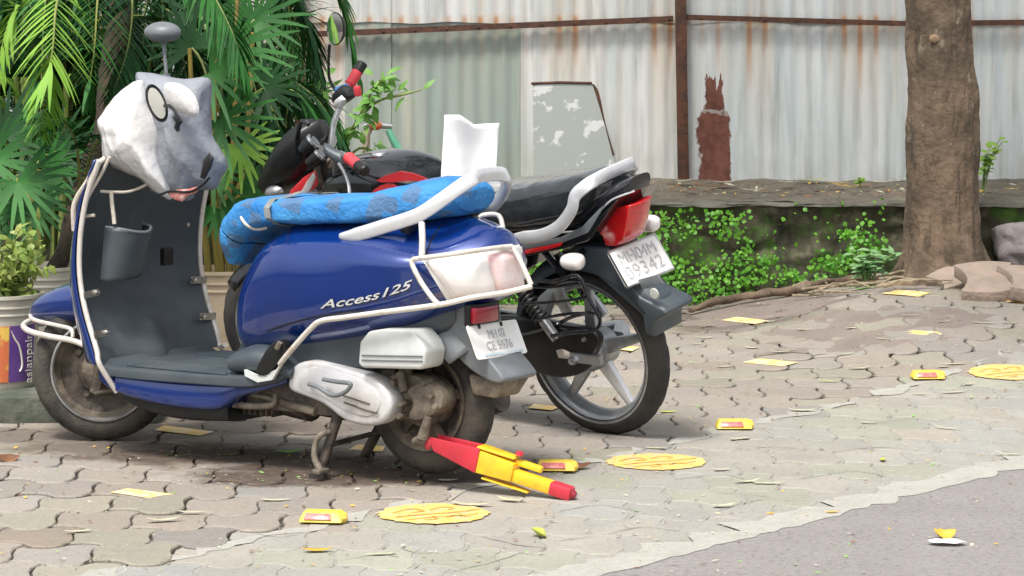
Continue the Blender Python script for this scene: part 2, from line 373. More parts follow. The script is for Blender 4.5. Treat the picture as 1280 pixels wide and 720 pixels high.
# interlocking wavy pavers: every block its own bevelled outline
def pavement():
    rnd = random.Random(11); V = []; F = []; tints = []; mi_ = []
    PX, PY, A = .205, .235, .030
    ca, sa = math.cos(R(-4)), math.sin(R(-4))
    def w(t):
        s = math.sin(2*PI*t); return A*math.copysign(abs(s)**.55, s)
    off = lambda j: .5*PX*(j % 2)
    def line(j, x): return j*PY + w(x/PX+.5*(j % 2))
    def vjoint(i, j, v):
        return off(j)+i*PX + .012*math.sin(2*PI*v)
    for j in range(-8, 42):
        for i in range(-26, 34):
            out = []
            n = 14
            for k in range(n): x = off(j)+i*PX+PX*k/n; out.append((x, line(j, x)))
            yb, yt = line(j, off(j)+(i+1)*PX), line(j+1, off(j)+(i+1)*PX)
            for k in range(5): v = k/5; out.append((vjoint(i+1, j, v), yb+(yt-yb)*v))
            for k in range(n): x = off(j)+(i+1)*PX-PX*k/n; out.append((x, line(j+1, x)))
            yb, yt = line(j, off(j)+i*PX), line(j+1, off(j)+i*PX)
            for k in range(5): v = 1-k/5; out.append((vjoint(i, j, v), yb+(yt-yb)*v))
            out = [(x*ca-y*sa-.4, x*sa+y*ca+6.2) for x, y in out]
            cx = sum(p[0] for p in out)/len(out); cy = sum(p[1] for p in out)/len(out)
            if side(cx, cy) < -1.5 or cy > 12.95 or cx < -3.2 or cx > 3.3 or cy < 5.6: continue
            if abs(cx) > cy*.2+.5 or (Vector((cx, cy))-B0).dot(BN) < .16: continue
            n = len(out); jx, jy = rnd.gauss(0, .0016), rnd.gauss(0, .0016); ro = rnd.gauss(0, .008)
            thin = side(cx, cy) < 0; fk_ = .35 if thin else 1.
            dz = rnd.gauss(0, .0014)*fk_; tx, ty = rnd.gauss(0, .010)*fk_, rnd.gauss(0, .010)*fk_; nf_ = len(F)
            g0 = gh(cx, cy); gx = (gh(cx+.1, cy)-gh(cx-.1, cy))/.2+tx; gy = (gh(cx, cy+.1)-gh(cx, cy-.1))/.2+ty
            def pt(x, y, ins, dd):
                # inset along vertex normal
                return None
            base = len(V)
            nr = []
            for k in range(n):
                ax, ay = out[k-1]; bx, by = out[(k+1) % n]; tx_, ty_ = bx-ax, by-ay; l = math.hypot(tx_, ty_) or 1
                nr.append((-ty_/l, tx_/l))
            sc = rnd.uniform(.0036, .0056)
            for ins, dd in ((sc, -.03), (sc, -.004), (sc+.004, 0.)):
                for k in range(n):
                    x, y = out[k]; ins_ = ins*(.6+.9*abs(nr[k][1])); x += nr[k][0]*ins_+jx-ro*(y-cy); y += nr[k][1]*ins_+jy+ro*(x-cx)
                    V.append((x, y, g0+gx*(x-cx)+gy*(y-cy)+dz+dd))
            for r_ in range(2):
                for k in range(n):
                    l = (k+1) % n; F.append([base+r_*n+k, base+r_*n+l, base+(r_+1)*n+l, base+(r_+1)*n+k])
            F.append([base+2*n+k for k in range(n)])
            mi_ += [1 if thin else 0]*(len(F)-nf_)
            b_ = rnd.gauss(1., .06 if not thin else .03); wv = rnd.gauss(0, .018); tt = (b_+wv, b_, b_-wv*1.2, 1)
            if rnd.random() < .2: tt = (b_*.97, b_*1.01, b_*.93, 1)
            tints += [tt]*(3*n)
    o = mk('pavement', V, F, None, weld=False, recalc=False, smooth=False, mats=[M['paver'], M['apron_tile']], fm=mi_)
    at = o.data.color_attributes.new('tint', 'FLOAT_COLOR', 'POINT')
    at.data.foreach_set('color', [c for t in tints for c in t])
    return tag(o, kind='structure')
pavement()

# cement apron between paving and road: ragged edge lapped over the pavers
def strip(name, O, D, Nn, wa, wb, z, m, t0=-3., t1=12., step=.05, ja=0, jb=0, seed=0, fa=1.):
    V = []; F = []; n = int((t1-t0)/step)
    for i in range(n+1):
        t = t0+i*step
        a = wa + ja*(mnoise.fractal(Vector((t*2.2*fa, seed, 0)), 1., 2., 5)); b = wb + jb*(mnoise.fractal(Vector((t*2.2*fa, seed+9, 0)), 1., 2., 5))
        for k in range(5):
            q = O+D*t+Nn*(a+(b-a)*k/4)
            zz = z+(.002*mnoise.noise(Vector((q.x*3, q.y*3, 2))) if 0 < k < 4 else 0)
            V.append((q.x, q.y, gh(q.x, q.y)+zz))
    for i in range(n):
        for k in range(4): F.append([i*5+k, (i+1)*5+k, (i+1)*5+k+1, i*5+k+1])
    return tag(mk(name, V, F, m, smooth=True), kind='structure')
strip('cement_apron', A0, AD, AN, .0, -1.5, -.0022, M['apron'], ja=.07)
strip('cement_edging', A0, AD, AN, .03, -.025, .0010, M['smear'], ja=.09, jb=.085, seed=4, fa=3.)
strip('cement_edging', B0, BD, BN, .11, -.02, .0022, M['smear'], ja=.09, jb=.035, seed=7, fa=5)
strip('asphalt_road', B0, BD, BN, .0, -9., .0008, M['asphalt'], t0=-8, t1=20, ja=.03, seed=3)
# faint joints and cracks that show through the cement
def crack(pts, w=.004):
    mb = MB(); P = cr([tuple(G(x, y)) for x, y in pts], 8)
    V = []; F = []
    for i, p in enumerate(P):
        a = Vector(P[max(i-1, 0)]); b = Vector(P[min(i+1, len(P)-1)]); t = (b-a).normalized(); s = Vector((-t.y, t.x, 0))
        ww = w*(.3+.9*abs(mnoise.noise(Vector(p)*14)))*(1 if 0 < i < len(P)-1 else .1)
        jt = s*.008*mnoise.noise(Vector(p)*23)
        V += [Vector(p)+jt+s*ww+Vector((0, 0, .0015)), Vector(p)+jt-s*ww+Vector((0, 0, .0015))]
    return V, [[2*i, 2*i+1, 2*i+3, 2*i+2] for i in range(len(P)-1)]
mb = MB()
for c in [[(700, 676), (720, 674), (738, 671)], [(560, 716), (620, 702), (655, 690)], [(930, 563), (960, 559), (1000, 561)], [(890, 616), (925, 618), (960, 622)],
          [(895, 640), (920, 632), (955, 625)], [(600, 671), (650, 682), (685, 686)], [(500, 686), (530, 692), (570, 688)], [(980, 648), (1005, 640), (1020, 636)], [(1040, 566), (1090, 560), (1140, 562)],
          [(320, 668), (350, 672), (372, 668)], [(430, 700), (470, 694), (500, 697)], [(700, 640), (750, 632), (800, 640)], [(840, 600), (900, 594), (930, 600)], [(1000, 600), (1060, 590), (1100, 594)],
          [(1090, 530), (1140, 524), (1180, 528)], [(760, 668), (800, 660), (850, 664)], [(1150, 500), (1200, 497), (1240, 500)]]:
    mb.add(crack(c, .0022))
tag(mb.mk('pavement_cracks', M['sand'], recalc=False, weld=False), kind='structure')

# trodden soil over the pavers, by the wall
def blob(name, pix, m, dz, n=6, jit=.05, seed=0, kind='structure'):
    P = cr([tuple(G(x, y)) for x, y in pix], n, True); c = sum((Vector(p) for p in P), Vector())/len(P)
    V = []; F = []; K = 8; L_ = len(P)
    for k in range(K+1):
        for i, p in enumerate(P):
            p = Vector(p); j = 1+jit*mnoise.fractal(Vector((p.x*7, p.y*7, seed)), 1., 2., 4)
            q = c+(p-c)*j*(1-k/K*.999); V.append((q.x, q.y, gh(q.x, q.y)+dz*sm(k/1.5)))
    for k in range(K):
        for i in range(L_):
            l = (i+1) % L_; F.append([k*L_+i, k*L_+l, (k+1)*L_+l, (k+1)*L_+i])
    return tag(mk(name, V, F, m), kind=kind)
blob('soil_patch', [(958, 418), (1000, 402), (1060, 388), (1120, 380), (1190, 384), (1245, 398), (1275, 405), (1210, 414), (1190, 428), (1130, 436), (1060, 440), (985, 438)], M['soilpatch'], .0022, jit=.35)
blob('soil_patch', [(858, 392), (900, 382), (960, 372), (1010, 368), (1060, 372), (1010, 390), (950, 402), (880, 410), (850, 405)], M['soilpatch'], .0026, jit=.4, seed=5)

# painted marks
M['ypaint'] = mat('worn_yellow_paint', (.80, .50, .13), .6, col2=(.50, .42, .28), scale=26, amt=.8, lo=.45, hi=.62, bump=.2, bscale=200)
M['ypaint2'] = mat('chipped_yellow_strip', (.84, .56, .17), .6, col2=(.78, .70, .52), scale=22, amt=.8, lo=.45, hi=.6, bump=.2, bscale=200)
def disc(px, py, r, m, name):
    g = G(px, py); mb = MB(); n = 72; V = [(g.x, g.y, gh(g.x, g.y)+.0035)]
    for ring in range(1, 6):
        for k in range(n):
            a = 2*PI*k/n; rr = r*ring/5*(1+(.09*mnoise.fractal(Vector((math.cos(a)*5, math.sin(a)*5, px)), 1, 2, 4) if ring == 5 else 0)); x = g.x+rr*math.cos(a); y = g.y+rr*math.sin(a); V.append((x, y, gh(x, y)+.0032))
    F = [[0, 1+k, 1+(k+1) % n] for k in range(n)]+[[1+r_*n+k, 1+(r_+1)*n+k, 1+(r_+1)*n+(k+1) % n, 1+r_*n+(k+1) % n] for r_ in range(4) for k in range(n)]
    return mk(name, V, F, m, recalc=False, weld=False), g
M['paint_ink'] = mat('dark_ochre_paint', (.42, .23, .04), .6, col2=(.7, .43, .1), scale=40, amt=.9)
for (px, py) in ((542, 643), (820, 578), (1262, 466)):
    o, g = disc(px, py, .15, M['ypaint'], 'painted_circle'); tag(o, kind='structure')
    mb = MB(); rn = random.Random(px)                 # worn lettering ring and vehicle sketch: illegible strokes
    def stroke(pts, w=.005):
        P = cr(pts, 5); V = []; 
        for i, p in enumerate(P):
            a = P[max(0, i-1)]; b = P[min(len(P)-1, i+1)]; t = Vector((b[0]-a[0], b[1]-a[1])).normalized(); s = Vector((-t.y, t.x))*w
            for q in (1, -1):
                x, y = g.x+p[0]+s.x*q, g.y+p[1]+s.y*q; V.append((x, y, gh(x, y)+.0042))
        mb.add((V, [[2*i, 2*i+1, 2*i+3, 2*i+2] for i in range(len(P)-1)]))
    stroke([(-.10, -.06), (-.03, -.02), (.05, .01), (.125, .06)], .006); stroke([(-.07, -.1), (0, -.06), (.09, -.03), (.12, 0)], .004)
    stroke([(-.11, .0), (-.08, .05), (-.05, .06), (-.03, .03), (-.06, .01)], .005); stroke([(-.01, .05), (.02, .09), (.05, .08), (.04, .05)], .005)
    stroke([(.04, -.07), (.06, -.03), (.09, -.05)], .004); stroke([(-.02, -.1), (.01, -.085), (.0, -.05)], .004)
    tag(mb.mk('painted_circle_marks', M['paint_ink'], recalc=False, weld=False), kind='structure')
def quadmark(pix):
    P = [G(*p, dz=.0) for p in pix]; V = []; n = 6
    P0 = P
    def f(u, v):
        q = (P0[0]*(1-u)+P0[1]*u)*(1-v)+(P0[3]*(1-u)+P0[2]*u)*v; e = .004*mnoise.noise(Vector((u*5+pix[0][0], v*5, 0)))
        return (q.x+e, q.y+e, gh(q.x, q.y)+.0038)
    return grid(f, n, 3)
for q in [[(137, 617), (160, 612), (224, 620), (200, 626)], [(193, 539), (205, 533), (268, 541), (250, 546)], [(436, 563), (447, 557), (482, 559), (478, 566)],
          [(901, 401), (921, 397), (962, 402), (944, 406)], [(928, 454), (948, 449), (998, 454), (978, 459)], [(1120, 418), (1142, 414), (1188, 417), (1168, 421)],
          [(1102, 368), (1122, 363), (1163, 367), (1148, 372)], [(1256, 378), (1272, 373), (1320, 377), (1300, 382)], [(765, 437), (775, 432), (800, 435), (790, 440)], [(660, 511), (668, 506), (700, 510), (690, 514)]]:
    V, F = quadmark(q); tag(mk('painted_strip', V, F, M['ypaint2'], recalc=False), kind='structure')

# ------------------------------------------------------------------ corrugated fence
FY = 14.15
def fence_mat(name, base, green=.0, rust=0., blotch=False, dark=.3):
    m = bpy.data.materials.new(name); m.use_nodes = True; nt = m.node_tree; N, L = nt.nodes, nt.links
    b = N['Principled BSDF']; b.inputs['Roughness'].default_value = .55; b.inputs['Metallic'].default_value = .15
    tc = N.new('ShaderNodeTexCoord')
    def noise(sc, stretch, det=5, ro=.6):
        mp = N.new('ShaderNodeMapping'); mp.inputs['Scale'].default_value = stretch; L.new(tc.outputs['Object'], mp.inputs[0])
        n = N.new('ShaderNodeTexNoise'); n.inputs['Scale'].default_value = sc; n.inputs['Detail'].default_value = det; n.inputs['Roughness'].default_value = ro
        L.new(mp.outputs[0], n.inputs['Vector']); return n.outputs['Fac']
    def mr(v, a, b_, t0=0, t1=1):
        r = N.new('ShaderNodeMapRange'); r.inputs['From Min'].default_value = a; r.inputs['From Max'].default_value = b_
        r.inputs['To Min'].default_value = t0; r.inputs['To Max'].default_value = t1; L.new(v, r.inputs['Value']); return r.outputs[0]
    def mth(op, a, c=None):
        q = N.new('ShaderNodeMath'); q.operation = op
        for i, v in enumerate((a, c)):
            if v is None: continue
            if isinstance(v, (int, float)): q.inputs[i].default_value = v
            else: L.new(v, q.inputs[i])
        return q.outputs[0]
    def mixc(f, A, B):
        x = N.new('ShaderNodeMix'); x.data_type = 'RGBA'; L.new(f, x.inputs['Factor'])
        for k, v in (('A', A), ('B', B)):
            if isinstance(v, tuple): x.inputs[k].default_value = (*v, 1)
            else: L.new(v, x.inputs[k])
        return x.outputs['Result']
    sp = N.new('ShaderNodeSeparateXYZ'); L.new(tc.outputs['Object'], sp.inputs[0]); X, Z = sp.outputs[0], sp.outputs[2]
    c = mixc(mr(noise(3.2, (2.2, 1, .35)), .35, .65), base, tuple(v*k for v, k in zip(base, (.80, .86, .86))))
    c = mixc(mr(noise(14, (1.6, 1, .12)), .5, .7, 0, dark), c, (.26, .27, .25))          # grey run-off streaks
    c = mixc(mr(noise(9, (1.8, 1, .1), 3), .53, .7, 0, .30), c, (.62, .54, .42))          # faint rust wash
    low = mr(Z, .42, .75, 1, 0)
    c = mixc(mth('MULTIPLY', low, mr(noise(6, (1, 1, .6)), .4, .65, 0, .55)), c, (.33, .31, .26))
    if rust:
        valley = mr(mth('COSINE', mth('MULTIPLY', X, 2*PI/.08)), .1, .95)                  # runs follow the bolts in the valleys
        wh = mr(noise(3.1, (1, 1, .01), 2), .42, .54)
        ln = mr(noise(7, (1, 1, .02), 2), .3, .7, .06, .55)
        top = mth('SUBTRACT', 1.30, Z)
        fall = mth('SUBTRACT', 1., mth('DIVIDE', top, ln)); fall = mr(fall, 0, .8)
        f = mth('MULTIPLY', mth('MULTIPLY', mth('MULTIPLY', valley, wh), mth('MULTIPLY', fall, rust)), mr(Z, 1.305, 1.33, 1, .18))
        wash = mth('MULTIPLY', mth('MULTIPLY', wh, mth('MULTIPLY', mr(Z, .6, 1.3), mr(Z, 1.3, 1.34, 1, .3))), .5*rust)
        c = mixc(wash, c, (.58, .42, .26))
        c = mixc(f, c, (.44, .19, .06))
    if blotch:
        nx = mr(noise(9, (1, 1, .6), 6, .7), .2, .8, -.035, .035); dx = mth('ABSOLUTE', mth('ADD', mth('SUBTRACT', X, 1.022), nx))
        wz = mr(Z, .80, .86, .078, .05)
        body = mr(mth('SUBTRACT', wz, dx), -.003, .004)
        tp = mr(mth('ADD', mth('ADD', Z, mr(noise(26, (1, 1, .15), 3), .3, .7, -.09, .09)), 0.), .99, 1.0, 1, 0)
        gap = mr(mth('ABSOLUTE', mth('SUBTRACT', mth('ADD', Z, mr(noise(20, (1, 1, 1), 3), .3, .7, -.02, .02)), .835)), .004, .012, .55, 1)
        f = mth('MULTIPLY', mth('MULTIPLY', body, tp), gap)
        c = mixc(f, c, mixc(mr(noise(22, (1, 1, 1)), .4, .6), (.10, .032, .018), (.17, .06, .04)))
        L.new(mr(f, 0, 1, .15, 0), b.inputs['Metallic'])
    L.new(c, b.inputs['Base Color'])
    return m
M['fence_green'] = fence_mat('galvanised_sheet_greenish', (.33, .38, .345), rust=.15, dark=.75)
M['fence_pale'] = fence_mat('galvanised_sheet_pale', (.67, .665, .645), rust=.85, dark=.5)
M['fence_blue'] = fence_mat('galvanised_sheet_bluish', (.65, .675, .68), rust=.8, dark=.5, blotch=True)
M['rust'] = mat('rusty_angle_iron', (.055, .028, .02), .8, col2=(.13, .05, .025), scale=20, amt=.8, bump=.4, bscale=60)
fence = empty('corrugated_fence', Vector((0, FY, .4)), 'long fence of pale corrugated metal sheets with rusty rails and posts behind the low wall', 'fence')
inv = Vector((0, FY, .4))
def fx(px): return (px-640)*FY/FOC
def sheet(x0, x1, z0, z1, yo, m, seed):
    nx = int((x1-x0)/.008)
    def f(u, v):
        x = x0+(x1-x0)*u; z = z0+(z1-z0)*v
        if v == 0: z += .012*mnoise.noise(Vector((x*5, seed, 0)))
        y = FY+.0042*math.cos(2*PI*x/.08)+yo+.010*mnoise.noise(Vector((x*1.8, z*1.3, seed)))
        return (x, y, z)
    V, F = grid(f, nx, 10)
    return V, F
pan = [(-260, -80), (-80, 88), (88, 244), (244, 434), (434, 486), (486, 654), (654, 847), (847, 997), (997, 1169), (1169, 1340), (1340, 1520)]
cols = ['fence_pale', 'fence_green', 'fence_pale', 'fence_pale', 'fence_green', 'fence_green', 'fence_pale', 'fence_blue', 'fence_blue', 'fence_blue', 'fence_blue']
MI = Matrix.Translation(-inv)
def fpart(name, V, F, m, **k):
    o = mk(name, V, F, m, fence, **k); o.matrix_parent_inverse = MI; return o   # verts stay in world metres
for i, ((a, b), c) in enumerate(zip(pan, cols)):
    V, F = sheet(fx(a)-.012, fx(b)+.012, .40, 1.30, .007*(i % 2), M[c], i); fpart('sheet', V, F, M[c], weld=False, recalc=False)
    cc = c if c != 'fence_green' else ('fence_blue' if i > 3 else 'fence_green')
    V, F = sheet(fx(a)-.012, fx(b)+.012, 1.285, 2.3, -.006+.0035*(i % 2), M[cc], i+30); fpart('sheet', V, F, M[cc], weld=False, recalc=False)
def rail(pts, w=.030):
    mb = MB()
    for (p, q) in zip(pts, pts[1:]):
        a = Vector((fx(p[0]), FY-.04, CAM_H-p[1]*FY/FOC)); b = Vector((fx(q[0]), FY-.04, CAM_H-q[1]*FY/FOC)); mb.add(bar(a, b, .03, w))
    V, F = mb.V, mb.F
    return V, F
V, F = rail([(-100, 60), (434, 41), (841, 23.5)]); fpart('rail', V, F, M['rust'])
V, F = rail([(857, 21.5), (1132, 29.5), (1520, 25)], .027); fpart('rail', V, F, M['rust'])
for px, w, lean in ((849, .055, .02), (376, .05, 0), (-40, .05, 0), (1400, .05, 0)):
    V, F = bar((fx(px)+lean, FY-.055, .36), (fx(px-3), FY-.055, 2.35), w, .045, up=(0, 1, 0)); fpart('post', V, F, M['rust'], bev=.004)
# bolts on the rails
for i in range(34):
    x = fx(440)+i*.16
    if x > 2.2: break
    px = x*FOC/FY+640
    z = CAM_H-(41+(23.5-41)*(px-434)/407 if px < 845 else 21.5+(29.5-21.5)*(px-857)/275 if px < 1132 else 29.5-(px-1132)*.012)*FY/FOC
    fpart('bolt', *lathe([(0, 0), (.007, 0), (.007, -.006), (0, -.009)], 8, 'y', (x, FY-.055, z)), M['rust'])

# loose patch sheet leaning on the fence
M['patch'] = mat('grey_green_sheet', (.40, .43, .41), .5, .1, col2=(.72, .74, .74), scale=9, amt=.9, lo=.545, hi=.585, detail=4)
ps = empty('metal_sheet', W(715, 228, FY-.12), 'grey white-splashed sheet with dark top edge leaning on the fence', 'metal sheet')
def pp(px, py, y=.0): return W(px, py, FY-.10+y)-ps.location
o = mk('panel', *slab([pp(666, 104), pp(740, 104), pp(746, 118), pp(758, 160), pp(768, 195), pp(768, 236), pp(667, 236)], (0, .004, 0)), M['patch'], ps)
o = mk('rolled_edge', *tube([pp(664, 104.5), pp(700, 103), pp(740, 104)], .007, 8), M['rust'], ps)
o = mk('rusty_edge', *tube([pp(741, 105), pp(747, 118), pp(757, 158), pp(767, 194)], [.004, .009, .003, .006], 6, sm_=4), M['rust'], ps)

# ------------------------------------------------------------------ low wall
M['mossstone'] = mat('mossy_stone', (.055, .052, .030), .9, col2=(.20, .175, .12), scale=7, amt=.9, lo=.5, hi=.66, detail=9, bump=.9, bscale=22)
def add_mix(m, col, sc, lo, hi, stretch=(1, 1, 1)):
    nt = m.node_tree; N, L = nt.nodes, nt.links; bb = N['Principled BSDF']; src = bb.inputs['Base Color'].links[0].from_socket
    tc = N.new('ShaderNodeTexCoord'); mp = N.new('ShaderNodeMapping'); mp.inputs['Scale'].default_value = stretch; mp.inputs['Location'].default_value = (3.3, 1.2, 7.7); L.new(tc.outputs['Object'], mp.inputs[0])
    n = N.new('ShaderNodeTexNoise'); n.inputs['Scale'].default_value = sc; n.inputs['Detail'].default_value = 8; n.inputs['Roughness'].default_value = .65; L.new(mp.outputs[0], n.inputs['Vector'])
    rr = N.new('ShaderNodeMapRange'); rr.inputs['From Min'].default_value = lo; rr.inputs['From Max'].default_value = hi; L.new(n.outputs['Fac'], rr.inputs['Value'])
    x = N.new('ShaderNodeMix'); x.data_type = 'RGBA'; L.new(rr.outputs[0], x.inputs['Factor']); L.new(src, x.inputs['A']); x.inputs['B'].default_value = (*col, 1); L.new(x.outputs['Result'], bb.inputs['Base Color'])
add_mix(M['mossstone'], (.06, .13, .018), 5, .5, .6); add_mix(M['mossstone'], (.022, .022, .016), 3.5, .52, .62, (1, 1, .4))
M['coping'] = mat('weathered_coping', (.13, .125, .10), .9, col2=(.06, .058, .045), scale=6, amt=.9, bump=.9, bscale=30)
WY = 12.9
wall = empty('low_wall', Vector((0, WY, 0)), 'low mossy stone retaining wall running below the metal fence', 'wall')
def wf(u, v):
    x = -5+10*u; z = -.15+.615*v
    n = mnoise.fractal(Vector((x*4, z*5, 0)), 1, 2, 6)*.035 + abs(mnoise.noise(Vector((x*6, z*8, 5))))*.04
    return (x, -n, z)
V, F = grid(wf, 700, 45); mk('stonework', V, F, M['mossstone'], wall, recalc=False)
def cf(u, v):   # coping lip
    x = -5+10*u; a = v*PI*1.2-.3
    e = .018*mnoise.fractal(Vector((x*5, v*3, 3)), 1, 2, 5)
    return (x, -.035-.02*math.cos(a)+e+.06*v*v, .462+.016*math.sin(a)+e*.35-.006)
V, F = grid(cf, 600, 10); mk('coping', V, F, M['coping'], wall, recalc=False)
def sf(u, v):
    x = -5+10*u; y = WY-.03+v*(FY+.4-WY)
    z = .462+.022*mnoise.fractal(Vector((x*3, y*3, 0)), 1, 2, 6)+.03*sm((y-13.6)/.6)
    return (x, y, z)
V, F = grid(sf, 400, 40); tag(mk('soil_ledge', V, F, M['soil'], recalc=False), kind='structure')

def leafquad(p, d, n, l, w, bend=.2, seg=3):
    """small leaf blade from p along d, normal n"""
    d = Vector(d).normalized(); n = Vector(n); n = (n-d*n.dot(d)).normalized(); s = d.cross(n)
    prof = {2: (0, 1, 0), 3: (.25, 1, .8, 0)}.get(seg) or [math.sin(PI*(i/seg)**.8)*(1) for i in range(seg+1)]
    V = []; 
    for i in range(seg+1):
        t = i/seg; q = Vector(p)+d*l*t-n*bend*l*t*t; ww = w*.5*max(prof[i], .04)
        V += [q+s*ww, q-s*ww]
    return V, [[2*i, 2*i+1, 2*i+3, 2*i+2] for i in range(seg)]
def rv(r, s=1.): return Vector((r.gauss(0, s), r.gauss(0, s), r.gauss(0, s)))
M['creeper'] = mat('creeper_leaves', (.10, .34, .025), .5, col2=(.20, .48, .04), scale=12, amt=.9, trans=.3)
M['moss'] = mat('moss_patches', (.07, .16, .02), .9, col2=(.12, .26, .03), scale=14, amt=.8, bump=1, bscale=80)
mb = MB(); r = random.Random(3)
n = 0
while n < 3300:
    x = r.uniform(-.2, 1.72); z = r.uniform(.0, .43)
    d = mnoise.noise(Vector((x*4.2, z*5.5, 1.7)))+.5*mnoise.noise(Vector((x*11, z*13, 4)))
    dens = d*1.6 + .12 - .55*sm((x-1.0)/.8)+ (.25 if z < .2 else 0) + (.5 if x < .72 else 0)
    if dens < r.random()*.75: 
        if r.random() < .965: continue
    n += 1
    y = WY-.045-r.random()*.035
    s = r.uniform(.007, .026)
    mb.add(leafquad((x, y, z+gh(x, y)*.5), (r.gauss(0, 1), -.5, r.gauss(-.2, .8)), (r.gauss(0, .5), -1, r.gauss(.5, .5)), s, s*.95, .2))
tag(mb.mk('wall_creeper', M['creeper'], weld=False, recalc=False), 'bright green small-leaved creeper and moss growing on the low wall', 'creeper', kind='stuff')

# ------------------------------------------------------------------ tree
def bark_mat():
    m = mat('rough_bark', (.165, .115, .077), .9, col2=(.075, .055, .037), scale=5, amt=.9, lo=.42, hi=.6, detail=9, bump=1., bscale=38)
    nt = m.node_tree; N, L = nt.nodes, nt.links; b = N['Principled BSDF']
    src = b.inputs['Base Color'].links[0].from_socket
    tc = N.new('ShaderNodeTexCoord'); mp = N.new('ShaderNodeMapping'); mp.inputs['Scale'].default_value = (60, 60, 110); L.new(tc.outputs['Object'], mp.inputs[0])
    n = N.new('ShaderNodeTexNoise'); n.inputs['Scale'].default_value = 1.; n.inputs['Detail'].default_value = 2; L.new(mp.outputs[0], n.inputs['Vector'])
    rr = N.new('ShaderNodeMapRange'); rr.inputs['From Min'].default_value = .72; rr.inputs['From Max'].default_value = .80; L.new(n.outputs['Fac'], rr.inputs['Value'])
    x = N.new('ShaderNodeMix'); x.data_type = 'RGBA'; L.new(rr.outputs[0], x.inputs['Factor']); L.new(src, x.inputs['A']); x.inputs['B'].default_value = (.45, .38, .30, 1)
    L.new(x.outputs['Result'], b.inputs['Base Color'])
    return m
M['bark'] = bark_mat()
add_mix(M['bark'], (.07, .05, .034), 15, .54, .66, (1., 1., .35)); add_mix(M['bark'], (.24, .20, .145), 8, .60, .68, (1, 1, .7)); add_mix(M['bark'], (.30, .27, .21), 60, .66, .72)
TY = 12.5
tb = Vector(((1180-640)*TY/FOC, TY, .14))
tree = empty('street_tree', tb, 'thick brown tree trunk rising between the paving and the low wall', 'tree')
prof = [(1180, 352, .225), (1180, 335, .195), (1179, 310, .172), (1178, 270, .16), (1178, 220, .158), (1178, 160, .160), (1178, 115, .157), (1175, 70, .146), (1173, 20, .142), (1172, -60, .14), (1170, -300, .135), (1165, -600, .12)]
pts = [W(px, py, TY)-tb for px, py, _ in prof]; q = cr([tuple(p)+(rr[2],) for p, rr in zip(pts, prof)], 22)
V = []; F = []; n = 110
for i, (x, y, z, rr) in enumerate(q):
    for k in range(n):
        a = 2*PI*k/n
        root = .05*max(0, 1-z/.22)*max(0, math.sin(a*5+1))
        d = .014*mnoise.fractal(Vector((math.cos(a)*2.5, math.sin(a)*2.5, z*4)), 1, 2, 6)-.003*max(0, 1-abs(mnoise.noise(Vector((math.cos(a)*7, math.sin(a)*7, z*3.)))*6))+.006*abs(mnoise.noise(Vector((math.cos(a)*9, math.sin(a)*9, z*5))))
        V.append((x+(rr+root+d)*math.cos(a), y+(rr+root+d)*math.sin(a), z-.06 if i == 0 else z))
for i in range(len(q)-1):
    for k in range(n): F.append([i*n+k, i*n+(k+1) % n, (i+1)*n+(k+1) % n, (i+1)*n+k])
mk('trunk', V, F, M['bark'], tree, recalc=False)
mk('branch_scar', *pillow([(.022*math.cos(a/8*2*PI)*1.1, 0, .02*math.sin(a/8*2*PI)) for a in range(8)], (0, -1, 0), .012, 4), mat('healed_scar', (.3, .2, .12), .9, col2=(.18, .12, .08), scale=30, amt=.8), tree).location = W(1168, 48, TY-.145)-tb
M['treeleaf'] = mat('tree_leaves', (.05, .10, .025), .5, col2=(.08, .16, .03), scale=3, amt=.8, trans=.25)
top = Vector(q[-1][:3]); mb = MB(); ml = MB(); r = random.Random(5)  # unseen crown, spread wide over the vehicles for dark reflections and soft shade
for k in range(11):
    a = 2*PI*k/11+r.uniform(-.2, .2); L0_ = r.uniform(2.2, 4.6) if math.sin(a) < .3 else r.uniform(1.5, 2.5)
    e = top+Vector((math.cos(a)*L0_-.4, math.sin(a)*L0_, r.uniform(.6, 2)))
    mid = top*.5+e*.5+Vector((0, 0, .5)); mb.add(tube([top-Vector((0, 0, .1)), mid, e], [.07, .045, .015], 8, sm_=5))
    for c in range(16):
        cc = (mid.lerp(e, r.random()**.7))+rv(r, .45)
        for d_ in range(26): ml.add(leafquad(cc+rv(r, .17), rv(r), rv(r), .14, .075, .3, 2))
mb.mk('limbs', M['bark'], tree, recalc=False); ml.mk('unseen_crown', M['treeleaf'], tree, weld=False, recalc=False)
# ------------------------------------------------------------------ potted plants and palms, left
M['stemgreen'] = mat('green_stem', (.12, .2, .05), .6); M['herbleaf'] = mat('grey_green_leaf', (.16, .34, .12), .5, col2=(.3, .46, .24), scale=14, amt=.8, trans=.25); M['yleaf'] = mat('yellow_green_leaf', (.22, .42, .05), .5, col2=(.35, .5, .1), scale=14, amt=.8, trans=.3)
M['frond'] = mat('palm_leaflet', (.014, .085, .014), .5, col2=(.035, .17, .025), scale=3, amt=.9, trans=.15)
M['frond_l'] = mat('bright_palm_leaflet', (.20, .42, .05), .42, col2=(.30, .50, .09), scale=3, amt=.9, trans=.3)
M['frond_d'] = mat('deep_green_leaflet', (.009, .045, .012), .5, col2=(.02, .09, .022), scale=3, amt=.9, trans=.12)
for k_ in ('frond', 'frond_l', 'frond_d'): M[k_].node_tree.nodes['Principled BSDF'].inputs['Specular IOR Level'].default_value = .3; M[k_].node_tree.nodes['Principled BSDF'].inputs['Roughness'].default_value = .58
M['rachis'] = mat('palm_stalk', (.14, .2, .05), .5, col2=(.3, .28, .07), scale=4, amt=.6)
